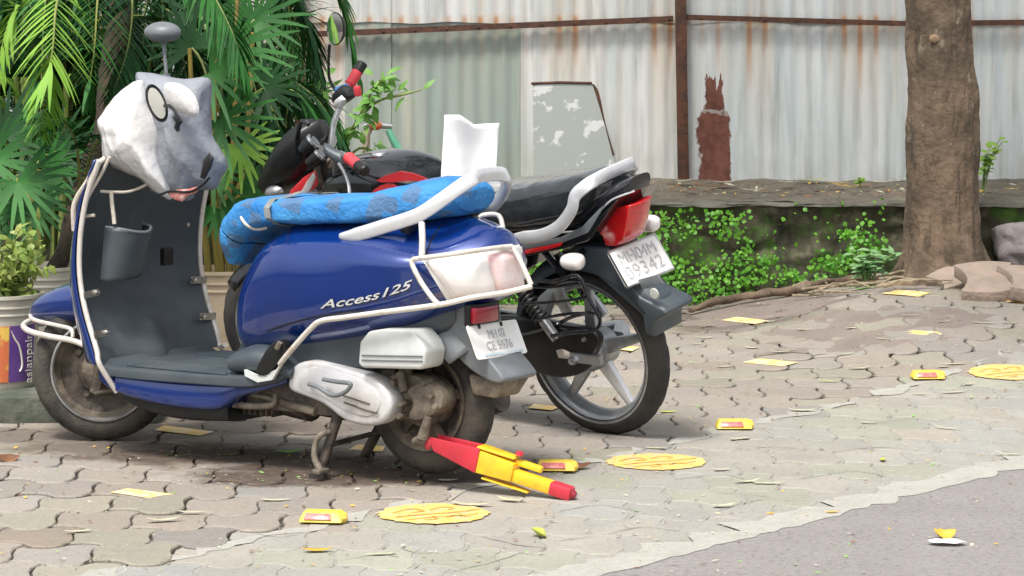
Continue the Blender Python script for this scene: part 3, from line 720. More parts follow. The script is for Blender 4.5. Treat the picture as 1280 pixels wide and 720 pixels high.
M['palmtrunk'] = mat('fibrous_palm_trunk', (.03, .024, .016), .95, col2=(.07, .05, .03), scale=8, amt=.9, bump=1., bscale=40, streak=(3, 3, .6))
M['pot'] = mat('stained_white_bucket', (.50, .47, .40), .55, col2=(.30, .27, .2), scale=6, amt=.8, lo=.45, hi=.65)
M['potbeige'] = mat('beige_bucket', (.50, .40, .29), .6, col2=(.36, .29, .2), scale=6, amt=.8)
M['kerb'] = mat('mossy_kerb', (.06, .075, .055), .9, col2=(.16, .155, .13), scale=6, amt=.9, bump=.7, bscale=40)
# kerb slab the pots stand on
V, F = box((-2.63, 10.35, .035), (2.92, 2.2, .11)); tag(mk('kerb', V, F, M['kerb'], bev=.012), kind='structure')
def strip_leaf(p, d, l, w, droop, n, mb, mi=0, tw=0.):
    d = Vector(d).normalized(); up_ = Vector((0, 0, 1)); s = d.cross(up_)
    s = s.normalized() if s.length > .1 else Vector((1, 0, 0)); s = (s+Vector((0, -.35, .25))*tw).normalized()
    V = []; q = Vector(p); dd = d.copy()
    for i in range(n+1):
        t = i/n; ww = w*.5*(min(1, .35+t*3))*(1-t**2.2)+.0008
        V += [q+s*ww, q-s*ww]
        dd = (dd+Vector((0, 0, -droop/n))).normalized(); q = q+dd*l/n
    mb.add((V, [[2*i, 2*i+1, 2*i+3, 2*i+2] for i in range(n)]), mi)
def frond(par, pts, ll, lw, r, m, n=34, droop=.9, rad=.007, start=.12, fwd=.9, hang=.0, jit=.1):
    """feather palm frond along pts (parent-local); leaflets either side"""
    Q = [Vector(q) for q in cr([tuple(p) for p in pts], 8)]; N_ = len(Q); mb = MB()
    mb.add(tube(Q, [rad*(1-.8*i/(N_-1)) for i in range(N_)], 6), 1)
    for k in range(n):
        t = start+(1-start)*k/(n-1); f = t*(N_-1); i = min(N_-2, int(f)); p = Q[i].lerp(Q[i+1], f-i); tg = (Q[i+1]-Q[i]).normalized()
        sd = tg.cross(Vector((0, 0, 1))); sd = sd.normalized() if sd.length > .15 else Vector((1, 0, 0))
        sz = math.sin(PI*min(1, (.12+.85*t)))**.6
        for s in (1, -1):
            d = sd*s+tg*fwd*(.6+t)+Vector((0, 0, .25-hang))+rv(r, jit)
            strip_leaf(p, d, ll*sz*r.uniform(.85, 1.1), lw*r.uniform(.8, 1.1), droop*r.uniform(.7, 1.2), 4, mb, 0, r.uniform(.2, 1))
    return mb.mk('frond', [m, M['rachis']], par, weld=False, recalc=False)
def fan(par, c, normal, upd, rad, r, m, n=11, lw=.03, stalk=None):
    nz = Vector(normal).normalized(); u = Vector(upd); u = (u-nz*u.dot(nz)).normalized(); s = nz.cross(u); mb = MB(); c = Vector(c)
    for k in range(n):
        a = R(-115+230*k/(n-1)+r.uniform(-5, 5)); d = u*math.cos(a)+s*math.sin(a)+nz*.25
        side_ = nz.cross(d).normalized(); l = rad*r.uniform(.8, 1.08)*(1-.18*abs(a)/2); V = []; q = c.copy(); dd = d.normalized(); nn = 5
        for i in range(nn+1):
            t = i/nn; ww = lw*.5*(min(1, .25+2.5*t))*(1-.75*t**3); V += [q+side_*ww, q-side_*ww]
            dd = (dd+Vector((0, 0, -.55*t/nn))).normalized(); q = q+dd*l/nn
        mb.add((V, [[2*i, 2*i+1, 2*i+3, 2*i+2] for i in range(nn)]))
    if stalk is not None: mb.add(tube([stalk, Vector(stalk).lerp(c, .6)+Vector((0, 0, .04)), c], .005, 6, sm_=3), 1)
    return mb.mk('frond', [m, M['rachis']], par, weld=False, recalc=False)
def bucket(par, r0, h, m, label_panel=False):
    prof = [(0, .0), (r0*.80, .0), (r0*.82, .01), (r0*.93, h*.78), (r0*.97, h*.785), (r0*.97, h*.80), (r0*.94, h*.81), (r0*.95, h*.86), (r0*1.0, h*.865), (r0*1.0, h*.88), (r0*.96, h*.885), (r0*.98, h*.96), (r0*1.03, h*.965), (r0*1.03, h), (r0*.95, h), (r0*.94, h*.93)]
    o = mk('bucket', *lathe(prof, 56, 'z'), m, par); mk('potting_soil', *lathe([(0, h*.93), (r0*.94, h*.93)], 30, 'z'), M['soil'], par)
    if par is None: return o
    return o
r = random.Random(42)
# pot 1: paint bucket with shrub
b1 = Vector((-1.745, 9.52, .09)); p1 = empty('potted_shrub', b1, 'leafy yellow-green shrub growing in a white paint bucket at the left picture edge', 'potted plant')
bk = bucket(p1, .148, .315, M['pot'])
M['purple'] = mat('purple_label', (.10, .035, .22), .5, col2=(.16, .08, .28), scale=12, amt=.6); M['cream'] = mat('cream_print', (.72, .68, .6), .5, col2=(.5, .45, .4), scale=40, amt=.7); M['ylabel'] = mat('yellow_red_label', (.75, .5, .1), .5, col2=(.6, .12, .06), scale=9, amt=.9, lo=.48, hi=.55)
def label_on(a0, a1, z0, z1, rr, m, nm, par):
    def f(u, v):
        a = R(a0+(a1-a0)*u); q = rr*(.955+.045*0)+.0; rad = .148*(.82+(.93-.82)*((z0+(z1-z0)*v)/(.315*.78)))+rr; return (rad*math.cos(a), rad*math.sin(a), z0+(z1-z0)*v)
    V, F = grid(f, 14, 3); return mk(nm, V, F, m, par)
lp = label_on(-64, -18, .025, .215, .0015, M['purple'], 'purple_label', bk); label_on(-110, -65, .025, .215, .0015, M['ylabel'], 'picture_label', bk)
# brand lettering running up the label
t_a = R(-31); rad = .148*.885+.0025
Mx = basis((rad*math.cos(t_a), rad*math.sin(t_a), .12), (0, 0, 1), (math.sin(t_a), -math.cos(t_a), 0))
Mz = basis((rad*math.cos(t_a), rad*math.sin(t_a), .12), (0, 0, 1), (-math.cos(t_a+PI/2), -math.sin(t_a+PI/2), 0)); text('label_text', 'asianpaints', Mz, .048, M['cream'], bk, .001)
mk('label_mark', *tube([(.148*.9*math.cos(R(a)), .148*.9*math.sin(R(a)), z) for a, z in ((-62, .2), (-56, .17), (-50, .15), (-46, .12), (-44, .08), (-48, .06))], .0035, 6, sm_=4), M['cream'], bk)
mb = MB(); ml = MB()
for k in range(34):
    a = r.uniform(0, 2*PI); h = r.uniform(.05, .22); sp = r.uniform(.05, .19); tip = Vector((math.cos(a)*sp, math.sin(a)*sp, .3+h)); mb.add(tube([(0, 0, .28), (tip.x*.4, tip.y*.4, .3+h*.6), tip], [.005, .003, .002], 5, sm_=3))
    for j in range(13):
        p = Vector((0, 0, .29)).lerp(tip, r.uniform(.3, 1.05))+rv(r, .022); ml.add(leafquad(p, rv(r)+Vector((0, -.2, .1)), Vector((0, -.6, 1))+rv(r, .5), r.uniform(.03, .055), r.uniform(.016, .028), .3, 3))
mb.mk('stem', M['stemgreen'], p1, recalc=False); ml.mk('leaves', M['yleaf2'] if 'yleaf2' in M else mat('shrub_leaf', (.16, .26, .035), .5, col2=(.38, .42, .12), scale=9, amt=.9, trans=.3), p1, weld=False, recalc=False)

def to(par, px, py, Y): return W(px, py, Y)-par.location
# pot 2: palm with the dark fibrous trunk
b2 = Vector(((52-640)*10.35/FOC, 10.35, .09)); p2 = empty('potted_palm', b2, 'tall feather palm with dark fibrous trunk in a white bucket behind the leafy shrub', 'palm')
bucket(p2, .15, .33, M['pot'])
V, F = tube([(0, 0, .25), to(p2, 78, 320, 10.4), to(p2, 100, 240, 10.5), to(p2, 132, 160, 10.6), to(p2, 140, 90, 10.7), to(p2, 150, 20, 10.7), to(p2, 155, -60, 10.7)], [.03, .032, .034, .045, .05, .045, .03], 20, sm_=6)
V = [v+Vector((mnoise.noise(v*25), mnoise.noise(v*25+Vector((9, 0, 0))), 0))*.012 for v in V]; mk('trunk', V, F, M['palmtrunk'], p2)
def fr2(par, seq, ll, lw, m, n=36, **k): return frond(par, [to(par, *q) for q in seq], ll, lw, r, m, n, **k)
fr2(p2, [(150, -60, 10.5), (95, -50, 10.2), (72, 0, 10.0), (66, 60, 9.9), (58, 110, 9.9), (50, 165, 9.95)], .22, .020, M['frond_l'], 46, droop=.5, fwd=.55, hang=.5)
fr2(p2, [(155, -40, 10.7), (200, -70, 10.5), (250, -30, 10.3), (290, 40, 10.2), (310, 110, 10.2)], .25, .018, M['frond'], 44)
fr2(p2, [(150, -20, 10.7), (90, -60, 10.9), (30, -30, 11.0), (-20, 60, 11.0)], .28, .018, M['frond'], 44)
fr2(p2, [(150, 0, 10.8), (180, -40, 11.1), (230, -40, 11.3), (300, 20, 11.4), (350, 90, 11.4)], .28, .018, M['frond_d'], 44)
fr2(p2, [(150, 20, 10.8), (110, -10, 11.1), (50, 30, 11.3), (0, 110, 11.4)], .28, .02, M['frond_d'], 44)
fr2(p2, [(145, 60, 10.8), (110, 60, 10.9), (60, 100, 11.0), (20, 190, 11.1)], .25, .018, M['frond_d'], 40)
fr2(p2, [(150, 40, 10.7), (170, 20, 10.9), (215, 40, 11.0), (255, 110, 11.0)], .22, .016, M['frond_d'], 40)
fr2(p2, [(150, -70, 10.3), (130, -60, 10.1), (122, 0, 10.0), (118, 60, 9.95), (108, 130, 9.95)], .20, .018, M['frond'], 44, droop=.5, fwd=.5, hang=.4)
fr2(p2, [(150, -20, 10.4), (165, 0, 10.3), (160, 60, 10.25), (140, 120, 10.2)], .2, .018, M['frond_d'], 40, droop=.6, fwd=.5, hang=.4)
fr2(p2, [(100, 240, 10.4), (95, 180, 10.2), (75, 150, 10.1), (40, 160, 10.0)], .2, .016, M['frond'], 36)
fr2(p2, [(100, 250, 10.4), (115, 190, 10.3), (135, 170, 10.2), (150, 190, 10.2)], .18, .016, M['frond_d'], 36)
# pot 3: palm clump behind the seat
b3 = Vector(((279-640)*10.75/FOC, 10.75, .0)); p3 = empty('potted_palm', b3, 'bushy fan-leaved palm in a beige bucket seen between the leg shield and the seat', 'palm')
bucket(p3, .155, .37, M['potbeige'])
for (px, dx, h_) in ((255, -12, 60), (268, 0, 20), (282, 10, -20), (292, 16, 40), (272, -4, -60)):
    mk('stem', *tube([to(p3, px+6, 345, 10.75), to(p3, px, 280, 10.72), to(p3, px+dx, 180, 10.7), to(p3, px+dx*1.5, h_, 10.7)], [.014, .013, .011, .008], 10, sm_=4), mat('cane_stem', (.2, .17, .05), .5, col2=(.38, .28, .05), scale=5, amt=.8), p3)
for (cx, cy, Y, nx, ux, uz, rad, m) in ((262, 92, 10.3, -.1, 1, -.6, .27, 'frond'), (275, 150, 10.35, .1, 1, -1., .25, 'frond'), (290, 60, 10.5, 0, 1, .2, .26, 'frond'), (240, 60, 10.8, 0, -.4, 1, .24, 'frond_d'),
        (300, 185, 10.5, 0, .3, -1, .2, 'frond_l'), (265, 215, 10.6, 0, -.2, -1, .19, 'frond'), (318, 25, 10.8, 0, .6, .5, .25, 'frond'), (275, 262, 10.6, .2, .4, -1, .16, 'frond'), (250, 20, 10.9, 0, 0, 1, .26, 'frond_d'), (330, 110, 11, 0, 1, -.2, .2, 'frond_d'), (300, 240, 10.8, 0, .8, -.8, .15, 'frond')):
    fan(p3, to(p3, cx, cy, Y), (nx, -1, .35), (ux, 0, uz), rad, r, M[m], 15, .020, stalk=to(p3, 272, min(260, cy+80), 10.72))
# fan palm far left
b4 = Vector(((16-640)*10.6/FOC, 10.6, .09)); p4 = empty('potted_palm', b4, 'low fan palm with drooping blades at the far left picture edge', 'palm')
mk('stem', *tube([(0, 0, .0), (.0, 0, .4), to(p4, 20, 230, 10.5)], [.022, .02, .014], 10, sm_=4), M['palmtrunk'], p4)
for (cx, cy, Y, nx, ux, uz, rad, m) in ((22, 228, 10.1, 0, .5, -1, .26, 'frond'), (-10, 200, 10.2, .2, 1, .2, .24, 'frond'), (5, 170, 10.4, 0, .1, 1, .24, 'frond_d'), (55, 215, 10.5, -.1, 1, -.2, .2, 'frond'), (40, 255, 10.3, 0, .2, -1, .18, 'frond'), (-5, 260, 10.3, 0, -.3, -1, .2, 'frond'), (70, 190, 10.8, 0, .8, .6, .2, 'frond_d')):
    fan(p4, to(p4, cx, cy, Y), (nx, -1, .35), (ux, 0, uz), rad, r, M[m], 15, .020, stalk=to(p4, 18, 250, 10.5))
# areca clumps in the bed behind
def clump(px, Y, label, seed, nf, hmax=2.1, spread=.8, mats_=('frond_d', 'frond_d', 'frond'), ll=.26):
    rr = random.Random(seed); b = Vector(((px-640)*Y/FOC, Y, .0)); o = empty('feather_palm', b, label, 'palm', None)
    sm_b = MB()
    for k in range(5): a = rr.uniform(0, 6.28); sm_b.add(tube([(math.cos(a)*.06, math.sin(a)*.06, 0), (math.cos(a)*.10, math.sin(a)*.1, .5), (math.cos(a)*.16, math.sin(a)*.16, 1.1)], [.02, .018, .012], 8, sm_=3))
    sm_b.mk('stem', M['rachis'], o, recalc=False)
    for k in range(nf):
        a = 2*PI*k/nf+rr.uniform(-.3, .3); h = rr.uniform(.55, 1.)*hmax; sp = rr.uniform(.6, 1.1)*spread; ca, sa = math.cos(a), math.sin(a)*.6
        pts = [(ca*.08, sa*.08, .35), (ca*.2*sp, sa*.2*sp, h*.62), (ca*.55*sp, sa*.55*sp, h*.92), (ca*.9*sp, sa*.9*sp, h*.86), (ca*1.15*sp, sa*1.15*sp, h*.62)]
        frond(o, pts, ll, .018, rr, M[rr.choice(mats_)], 34)
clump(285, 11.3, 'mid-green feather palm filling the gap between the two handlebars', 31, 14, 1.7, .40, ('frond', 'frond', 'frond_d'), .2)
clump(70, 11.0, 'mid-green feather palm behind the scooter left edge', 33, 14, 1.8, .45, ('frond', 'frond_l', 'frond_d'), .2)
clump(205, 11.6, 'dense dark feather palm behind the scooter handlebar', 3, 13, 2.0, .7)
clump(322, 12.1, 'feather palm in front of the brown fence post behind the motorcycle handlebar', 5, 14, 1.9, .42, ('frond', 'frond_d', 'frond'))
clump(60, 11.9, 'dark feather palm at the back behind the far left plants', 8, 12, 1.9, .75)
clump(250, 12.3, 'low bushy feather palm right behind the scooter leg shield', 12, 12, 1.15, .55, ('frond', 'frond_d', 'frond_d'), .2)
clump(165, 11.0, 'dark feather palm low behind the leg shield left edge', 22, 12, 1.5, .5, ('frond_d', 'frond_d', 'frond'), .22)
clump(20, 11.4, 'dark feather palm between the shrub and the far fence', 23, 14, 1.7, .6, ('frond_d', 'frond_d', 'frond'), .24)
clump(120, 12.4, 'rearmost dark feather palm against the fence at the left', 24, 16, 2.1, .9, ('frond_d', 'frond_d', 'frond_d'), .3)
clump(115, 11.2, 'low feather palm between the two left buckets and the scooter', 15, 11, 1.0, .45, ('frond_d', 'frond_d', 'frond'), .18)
# broad-leaved bush behind the headlamp and twig with leaves over the fence
o = empty('leafy_bush', Vector(((400-640)*12.2/FOC, 12.2, 0)), 'light green broad-leaved bush reaching over behind the motorcycle handlebar', 'bush')
mb = MB(); ml = MB()
def tw_(px, py, Y=12.2): return W(px, py, Y)-o.location
for seq in ([(398, 300), (400, 240), (410, 190), (440, 160), (470, 128), (505, 118), (528, 112)], [(398, 300), (395, 220), (385, 160), (395, 120), (415, 108)], [(405, 260), (425, 215), (450, 185), (480, 200), (495, 215)], [(400, 250), (430, 180), (455, 135), (468, 108), (480, 100)], [(392, 260), (370, 200), (352, 160), (340, 150)]):
    pts = [tw_(x, y, 12.2-.002*abs(y-200)) for x, y in seq]; mb.add(tube(pts, [.008]+[.006]*(len(pts)-2)+[.003], 6, sm_=4)); q = cr([tuple(p) for p in pts], 8)
    for k in range(34):
        i = int(len(q)*(.25+.75*r.random()**.8)*.999); p = Vector(q[i])+rv(r, .018); ml.add(leafquad(p, rv(r)+Vector((.3, -.2, 0)), Vector((0, -.7, .8))+rv(r, .5), r.uniform(.05, .085), r.uniform(.022, .036), .35, 4))
mb.mk('twigs', M['rachis'], o, recalc=False); ml.mk('leaves', mat('light_bush_leaf', (.13, .34, .06), .5, col2=(.26, .48, .12), scale=8, amt=.9, trans=.3), o, weld=False, recalc=False)
# ------------------------------------------------------------------ scooter
S = Frame(540, 600, 35)
sc = empty('scooter', S.M, 'blue scooter on its centre stand with checked blue cloth over its seat', 'scooter')
def wheel(parent, loc, Rt, tw, rr, tyre_m, name='rear_wheel', rot=0, treads=46, tread_depth=.004):
    w = bpy.data.objects.new(name, None); link(w, parent); w.empty_display_size = .05; w.location = loc; w.rotation_euler = (0, 0, rot)
    prof = []
    for k in range(15):                      # tyre carcass cross-section, bead to bead over the crown
        a = -PI*.86/1+ (PI*1.72)*k/14
        prof.append((Rt-tw+tw*math.cos(a)*1.0, tw*math.sin(a)*.98))
    bead = rr*.98
    prof = [(bead, -tw*.62)]+[p for p in prof if p[0] > bead]+[(bead, tw*.62)]
    V, F = lathe(prof, 96)
    V = [Vector(v) for v in V]; m = len(prof)
    for k in range(96):
        for i in range(m):
            r0, h = prof[i]
            if r0 > Rt-tw*.75:
                dd = tread_depth*(1 if (k+int(abs(h)/tw*4)) % 4 == 0 else 0)
                v = V[k*m+i]; l = math.hypot(v.x, v.z); V[k*m+i] = Vector((v.x*(l-dd)/l, v.y, v.z*(l-dd)/l))
    mk('tyre', V, F, tyre_m, w)
    return w
# rear wheel
RW = Vector((0, 0, .2365)); RT = .217
w = wheel(sc, RW, RT, .047, .135, M['rubber_dusty'])
V, F = lathe([(.137, -.042), (.146, -.046), (.146, -.040), (.128, -.034), (.122, 0), (.128, .034), (.146, .040), (.146, .047), (.137, .043), (.120, .026)], 64)
mk('rim', V, F, M['dirtmetal'], w)
mk('rim_disc', *lathe([(.122, .024), (.085, .010), (.07, .02), (.045, .03), (.02, .034), (0, .034)], 48), M['dirtdark'], w)
mk('hub', *lathe([(0, .10), (.012, .10), (.012, .085), (.03, .082), (.06, .07), (.075, .05), (.08, .02)], 40), M['dirtmetal'], w)
mb = MB()
for k in range(5):
    a = 2*PI*k/5+.4; mb.add(bar((.05*math.cos(a), .04, .05*math.sin(a)), (.125*math.cos(a), .03, .125*math.sin(a)), .03, .012, up=(0, 1, 0)))
mb.mk('spoke', M['dirtdark'], w, bev=.003)
# front wheel, turned with the locked steering
FX = 1.29
fw = wheel(sc, (FX+.01, 0, .228), .228, .046, .156, M['rubber_dusty'], 'front_wheel', R(34))
V, F = lathe([(.150, -.042), (.156, -.044), (.145, -.03), (.14, 0), (.145, .03), (.163, .040), (.163, .046), (.152, .044), (.146, .030), (.136, .022)], 72)
mk('rim', V, F, M['dirtmetal'], fw)
mk('rim_disc', *lathe([(.138, .021), (.11, .004), (.085, .006), (.078, .028), (.05, .036), (.02, .04), (0, .04)], 60), M['dirtdark'], fw)
mk('rim_ring', *lathe([(.152, .043), (.157, .049), (.163, .048), (.165, .043)], 72), M['steel'], fw)
mb = MB()
mb.add(lathe([(0, .075), (.018, .075), (.02, .06), (.035, .058), (.055, .05), (.065, .04), (.068, .02)], 36))
mb.add(bar((.0, .06, .0), (-.02, .065, .13), .05, .02, up=(0, 1, 0), w2=.07)); mb.add(bar((0, .065, 0), (.02, .07, -.07), .03, .015, up=(0, 1, 0)))
mb.add(tube([(.02, .072, -.07), (-.05, .072, -.06), (-.12, .07, -.02)], .008, 8))
mb.mk('brake_drum', M['dirtmetal'], fw, bev=.002)
for k in range(4):
    a = k*PI/2+.6; mk('wheel_nut', *lathe([(0, .016), (.010, .016), (.011, .004)], 6, 'y', (.095*math.cos(a), 0, .095*math.sin(a))), M['dirtmetal'], fw)
mk('valve', *tube([(-.085, .03, .095), (-.075, .05, .10), (-.09, .055, .09)], .006, 6), M['rope'], fw)
fk = MB(); c0, s0 = math.cos(R(31)), math.sin(R(31))
def rotf(x, y, z): return Vector((FX+x*c0-y*s0, x*s0+y*c0, z))
fk.add(tube([rotf(-.01, .075, .22), rotf(-.02, .08, .34), rotf(-.02, .07, .44), (1.26, .0, .50), (1.215, 0, .66)], [.022, .026, .028, .03, .026], 12, sm_=4))
fk.add(tube([rotf(-.02, .09, .30), rotf(-.02, .085, .42)], .026, 12))
fk.mk('front_fork', M['dirtdark'], sc)

# front mudguard and nose
V, F = loft([(1.655, .352, .012, .02, .8), (1.635, .375, .055, .035, .8), (1.58, .405, .085, .05, .8), (1.48, .425, .108, .065, .8), (1.36, .44, .125, .075, .8), (1.31, .447, .128, .08, .8)], 8, 36)
V = [Vector((1.14+(v.x-1.14)*.87, v.y, max(v.z, .342+.03*sm((1.3-v.x)*3)))) for v in V]
def nx(q): return (1.14+(q[0]-1.14)*.86, q[1], q[2])
fn = mk('front_mudguard', V, F, M['blue'], sc)
# chrome guard on the mudguard
def both(pts, r, m, name, par=sc, n=10, sm_=5):
    mb = MB(); mb.add(tube(pts, r, n, sm_=sm_)); mb.add(tube([(p[0], -p[1], p[2]) for p in pts], r, n, sm_=sm_)); return mb.mk(name, m, par)
g1 = [(1.12, .215, .315), (1.25, .20, .338), (1.42, .165, .34), (1.56, .13, .345), (1.66, .07, .352), (1.69, 0, .36)]
mb = MB(); g1 = [nx(q) for q in g1]; full = g1+[(p[0], -p[1], p[2]) for p in g1[-2::-1]]; mb.add(tube(full, .0095, 10, sm_=5))
g2 = [(1.30, .165, .345), (1.315, .16, .368), (1.40, .142, .373), (1.55, .11, .378), (1.635, .06, .385), (1.665, 0, .39)]
g2 = [nx(q) for q in g2]; full = g2+[(p[0], -p[1], p[2]) for p in g2[-2::-1]]; mb.add(tube(full, .0065, 8, sm_=5))
mb.add(tube([nx((1.665, 0, .39)), nx((1.69, 0, .36))], .006, 8))
mb.mk('mudguard_guard', M['chrome2'], fn)

# leg shield ---------------------------------------------------------
Lp = [(152, 186), (135, 207), (120, 240), (109, 285), (104, 335), (108, 380), (119, 420), (140, 458)]
Rp = [(270, 160), (262, 195), (251, 230), (246, 275), (247, 325), (256, 368), (268, 402), (279, 432)]
def z_x(P):
    a = [S.p(x, y, 0) for x, y in P]; return sorted((q.z, q.x) for q in a)
ZL, ZR = z_x(Lp), z_x(Rp)
def itp(T, z):
    if z <= T[0][0]: return T[0][1]
    for (a, b), (c, d) in zip(T, T[1:]):
        if z <= c: return b+(d-b)*(z-a)/(c-a)
    return T[-1][1]
def shield_edge(z):
    a, b = itp(ZL, z), itp(ZR, z)
    w_ = (a-b)/1.36; w_ = max(.12, min(.27, w_)); return (a+b)/2, w_
zmin, zmax = .285, .91
rows = []
for i in range(41):
    z = zmin+(zmax-zmin)*i/40; rows.append((z,)+shield_edge(z))
# smooth
for _ in range(4): rows = [(rows[i][0],)+tuple((rows[max(i-1, 0)][k]+2*rows[i][k]+rows[min(i+1, 40)][k])/4 for k in (1, 2)) for i in range(41)]
def row(v):
    f = v*40; i = min(39, int(f)); t = f-i; return tuple(rows[i][k]*(1-t)+rows[i+1][k]*t for k in range(3))
def inner(u, v):
    z, x, w_ = row(v); y = w_*(1-2*u); e = abs(1-2*u)
    bow = .075*(1-e**2.2)*(.5+.5*sm(v*3))
    flo = .0
    tunnel = -.045*math.exp(-((y)/.07)**2)*sm((.35-v)/.35)
    return (x+bow+tunnel-flo, y, z)
V, F = grid(inner, 40, 40); ish = mk('inner_leg_shield', V, F, M['slate'], sc, recalc=False)
def outer(u, v):
    z, x, w_ = row(v); e = abs(1-2*u); y = (w_+.006)*(1-2*u)
    fw_ = .175-.09*sm(v*1.2)+.02*math.sin(v*3)
    return (x+fw_*(1-e**2.6)**.8+.016, y, z)
V, F = grid(outer, 40, 40); apron = mk('front_apron', V, F, M['blue'], sc, recalc=False); solid(apron, .004)
# edging trim down both sides
def edgept(s, v, o=.008):
    z, x, w_ = row(v); return (x-.002, s*(w_+o), z)
for s in (1, -1):
    pts = [edgept(s, k/16) for k in range(17)]
    if s > 0: pts = [(pts[0][0]-.02, .225, .20)]+pts
    else: pts = [(pts[0][0]-.06, -.235, .30)]+pts
    mk('shield_trim', *tube(pts, .0085, 10, sm_=3), M['chrome2'], ish)
def clip(px, py, s):
    z = S.p(px, py, s*.24).z; v = (z-zmin)/(zmax-zmin); q = edgept(s, v, 0)
    mb = MB(); mb.add(bar((q[0]-.012, q[1]+s*.012, q[2]), (q[0]-.004, q[1]-s*.055, q[2]+.004), .022, .005, up=(1, 0, 0)))
    mb.add(lathe([(0, -.012), (.007, -.010), (.009, 0)], 10, 'x', (q[0]-.008, q[1]-s*.045, q[2]+.004)))
    mb.mk('trim_clip', M['chrome'], ish)
clip(122, 368, 1); clip(134, 418, 1); clip(247, 351, -1); clip(264, 397, -1)
# glove pocket
P = [S.p(x, y, .1) for x, y in ((130, 281), (152, 290), (187, 288), (187, 328), (172, 337), (150, 341), (119, 340), (121, 310))]
pk = MB(); c = sum(P, Vector())/8
px_ = 1.075
def pocket(u, v):                                   # u across, v up
    y = .20-.165*u; z = .545+.155*v
    bul = .085*(math.sin(PI*min(1, max(0, u)))**.45)*(.62+.38*v)
    return (1.125-bul-.02*v, y, z-.015*(1-u)*(1-v)-(.018*math.sin(PI*u) if v > .99 else 0))
V, F = grid(pocket, 22, 12); pk_o = mk('glove_pocket', V, F, M['slate'], ish, recalc=False); solid(pk_o, .006, 1)
mk('pocket_lip', *tube([pocket(k/12, 1.0) for k in range(13)], .005, 8), M['slate_l'], pk_o)
q = S.x(213, 321, 1.085); mk('lock_plate', *box((1.10, q.y, q.z), (.02, .045, .055)), M['black'], ish, bev=.004)
q2 = S.x(238, 281, 1.07); mk('shield_screw', *lathe([(0, -.008), (.007, -.007), (.008, .004)], 10, 'x', (1.085, q2.y, q2.z)), M['steel'], ish)

# floorboard and centre
FB = [(1.085, .29, .262, .012, .35), (1.06, .268, .258, .018, .35), (1.0, .262, .25, .02, .35), (.85, .262, .245, .02, .35), (.65, .265, .235, .02, .35), (.52, .27, .225, .022, .35), (.44, .285, .21, .022, .35), (.39, .305, .20, .02, .35)]
V, F = loft(FB, 6, 32); fb = mk('floorboard', V, F, M['slate'], sc)
mb = MB()
for s in (1, -1):
    for k in range(6):
        y = s*(.215-.022*k); mb.add(tube([(1.0, y, .283), (.8, y, .284), (.6, y, .286)], .0035, 6, sm_=3))
mb.mk('floor_rib', M['slate'], fb)
V, F = vloft([(1.10, .225, .275, .235, .3), (1.05, .20, .262, .238, .3), (.95, .178, .258, .235, .3), (.8, .165, .258, .228, .3), (.65, .17, .262, .215, .3), (.57, .215, .268, .20, .3), (.47, .245, .275, .195, .3), (.40, .27, .295, .18, .3)], 6, 32)
mk('side_skirt', V, F, M['blue'], sc)
V, F = vloft([(1.06, .175, .24, .20, .4), (.95, .145, .22, .215, .3), (.8, .128, .21, .21, .3), (.62, .135, .21, .19, .3)], 6, 28)
mk('underbody', V, F, M['black'], sc)
# tunnel rising under the seat
V, F = vloft([(.70, .27, .33, .09, .6), (.64, .27, .37, .12, .6), (.58, .27, .48, .135, .6), (.52, .28, .66, .14, .6), (.46, .28, .70, .15, .6)], 6, 28)
mk('under_seat_panel', V, F, M['slate'], sc)
V, F = loft([(.60, .315, .215, .04, .7), (.52, .33, .225, .055, .7), (.44, .325, .22, .05, .7), (.37, .30, .205, .025, .7)], 6, 28)
mk('rear_floor_hump', V, F, M['slate'], sc)

# bodywork --------------------------------------------------------------
BODY = [(.635, .34, .50, .125, .75), (.60, .325, .60, .165, .75), (.52, .325, .70, .195, .75), (.42, .345, .745, .215, .75), (.28, .37, .755, .236, .75), (.12, .405, .762, .245, .75),
        (-.02, .45, .768, .232, .72), (-.10, .485, .774, .205, .72), (-.16, .51, .77, .18, .74), (-.215, .53, .755, .147, .76), (-.26, .55, .735, .11, .8), (-.285, .575, .70, .06, .85)]
V, F = vloft(BODY, 12, 120)
V = [Vector((v.x, v.y*(1-.38*sm((v.z-.64)/.13)*sm((.12-v.x)/.25)), v.z)) for v in V]
# pressed shoulder line along the side panel
for i, v in enumerate(V):                    # pressed shoulder: the upper side steps inwards above the haunch line
    zr = .655+.045*math.sin(PI*max(0, min(1, (v.x+.20)/.85)))
    st_ = sm((v.z-zr+.010)/.020)*sm((v.x+.20)/.12)*sm((.60-v.x)/.12); lo_ = math.exp(-((v.z-zr+.03)/.03)**2)*sm((v.x+.20)/.12)*sm((.60-v.x)/.12)
    V[i] = Vector((v.x, v.y+math.copysign(1, v.y)*(-.011*st_+.004*lo_)*min(1, abs(v.y)/.1), v.z))
BV, BF = V, F
body = mk('side_panel', V, F, M['blue'], sc)
bvh = BVHTree.FromPolygons([tuple(v) for v in V], [list(f) for f in F])
def onbody(px, py, lift=.002, fr=S, tree=None):
    o = fr.c; d = fr.d(px, py).normalized(); h = (tree or bvh).ray_cast(o, d)
    if h[0] is None: return None
    n = h[1]; n = -n if n.dot(d) > 0 else n
    return h[0]+n*lift
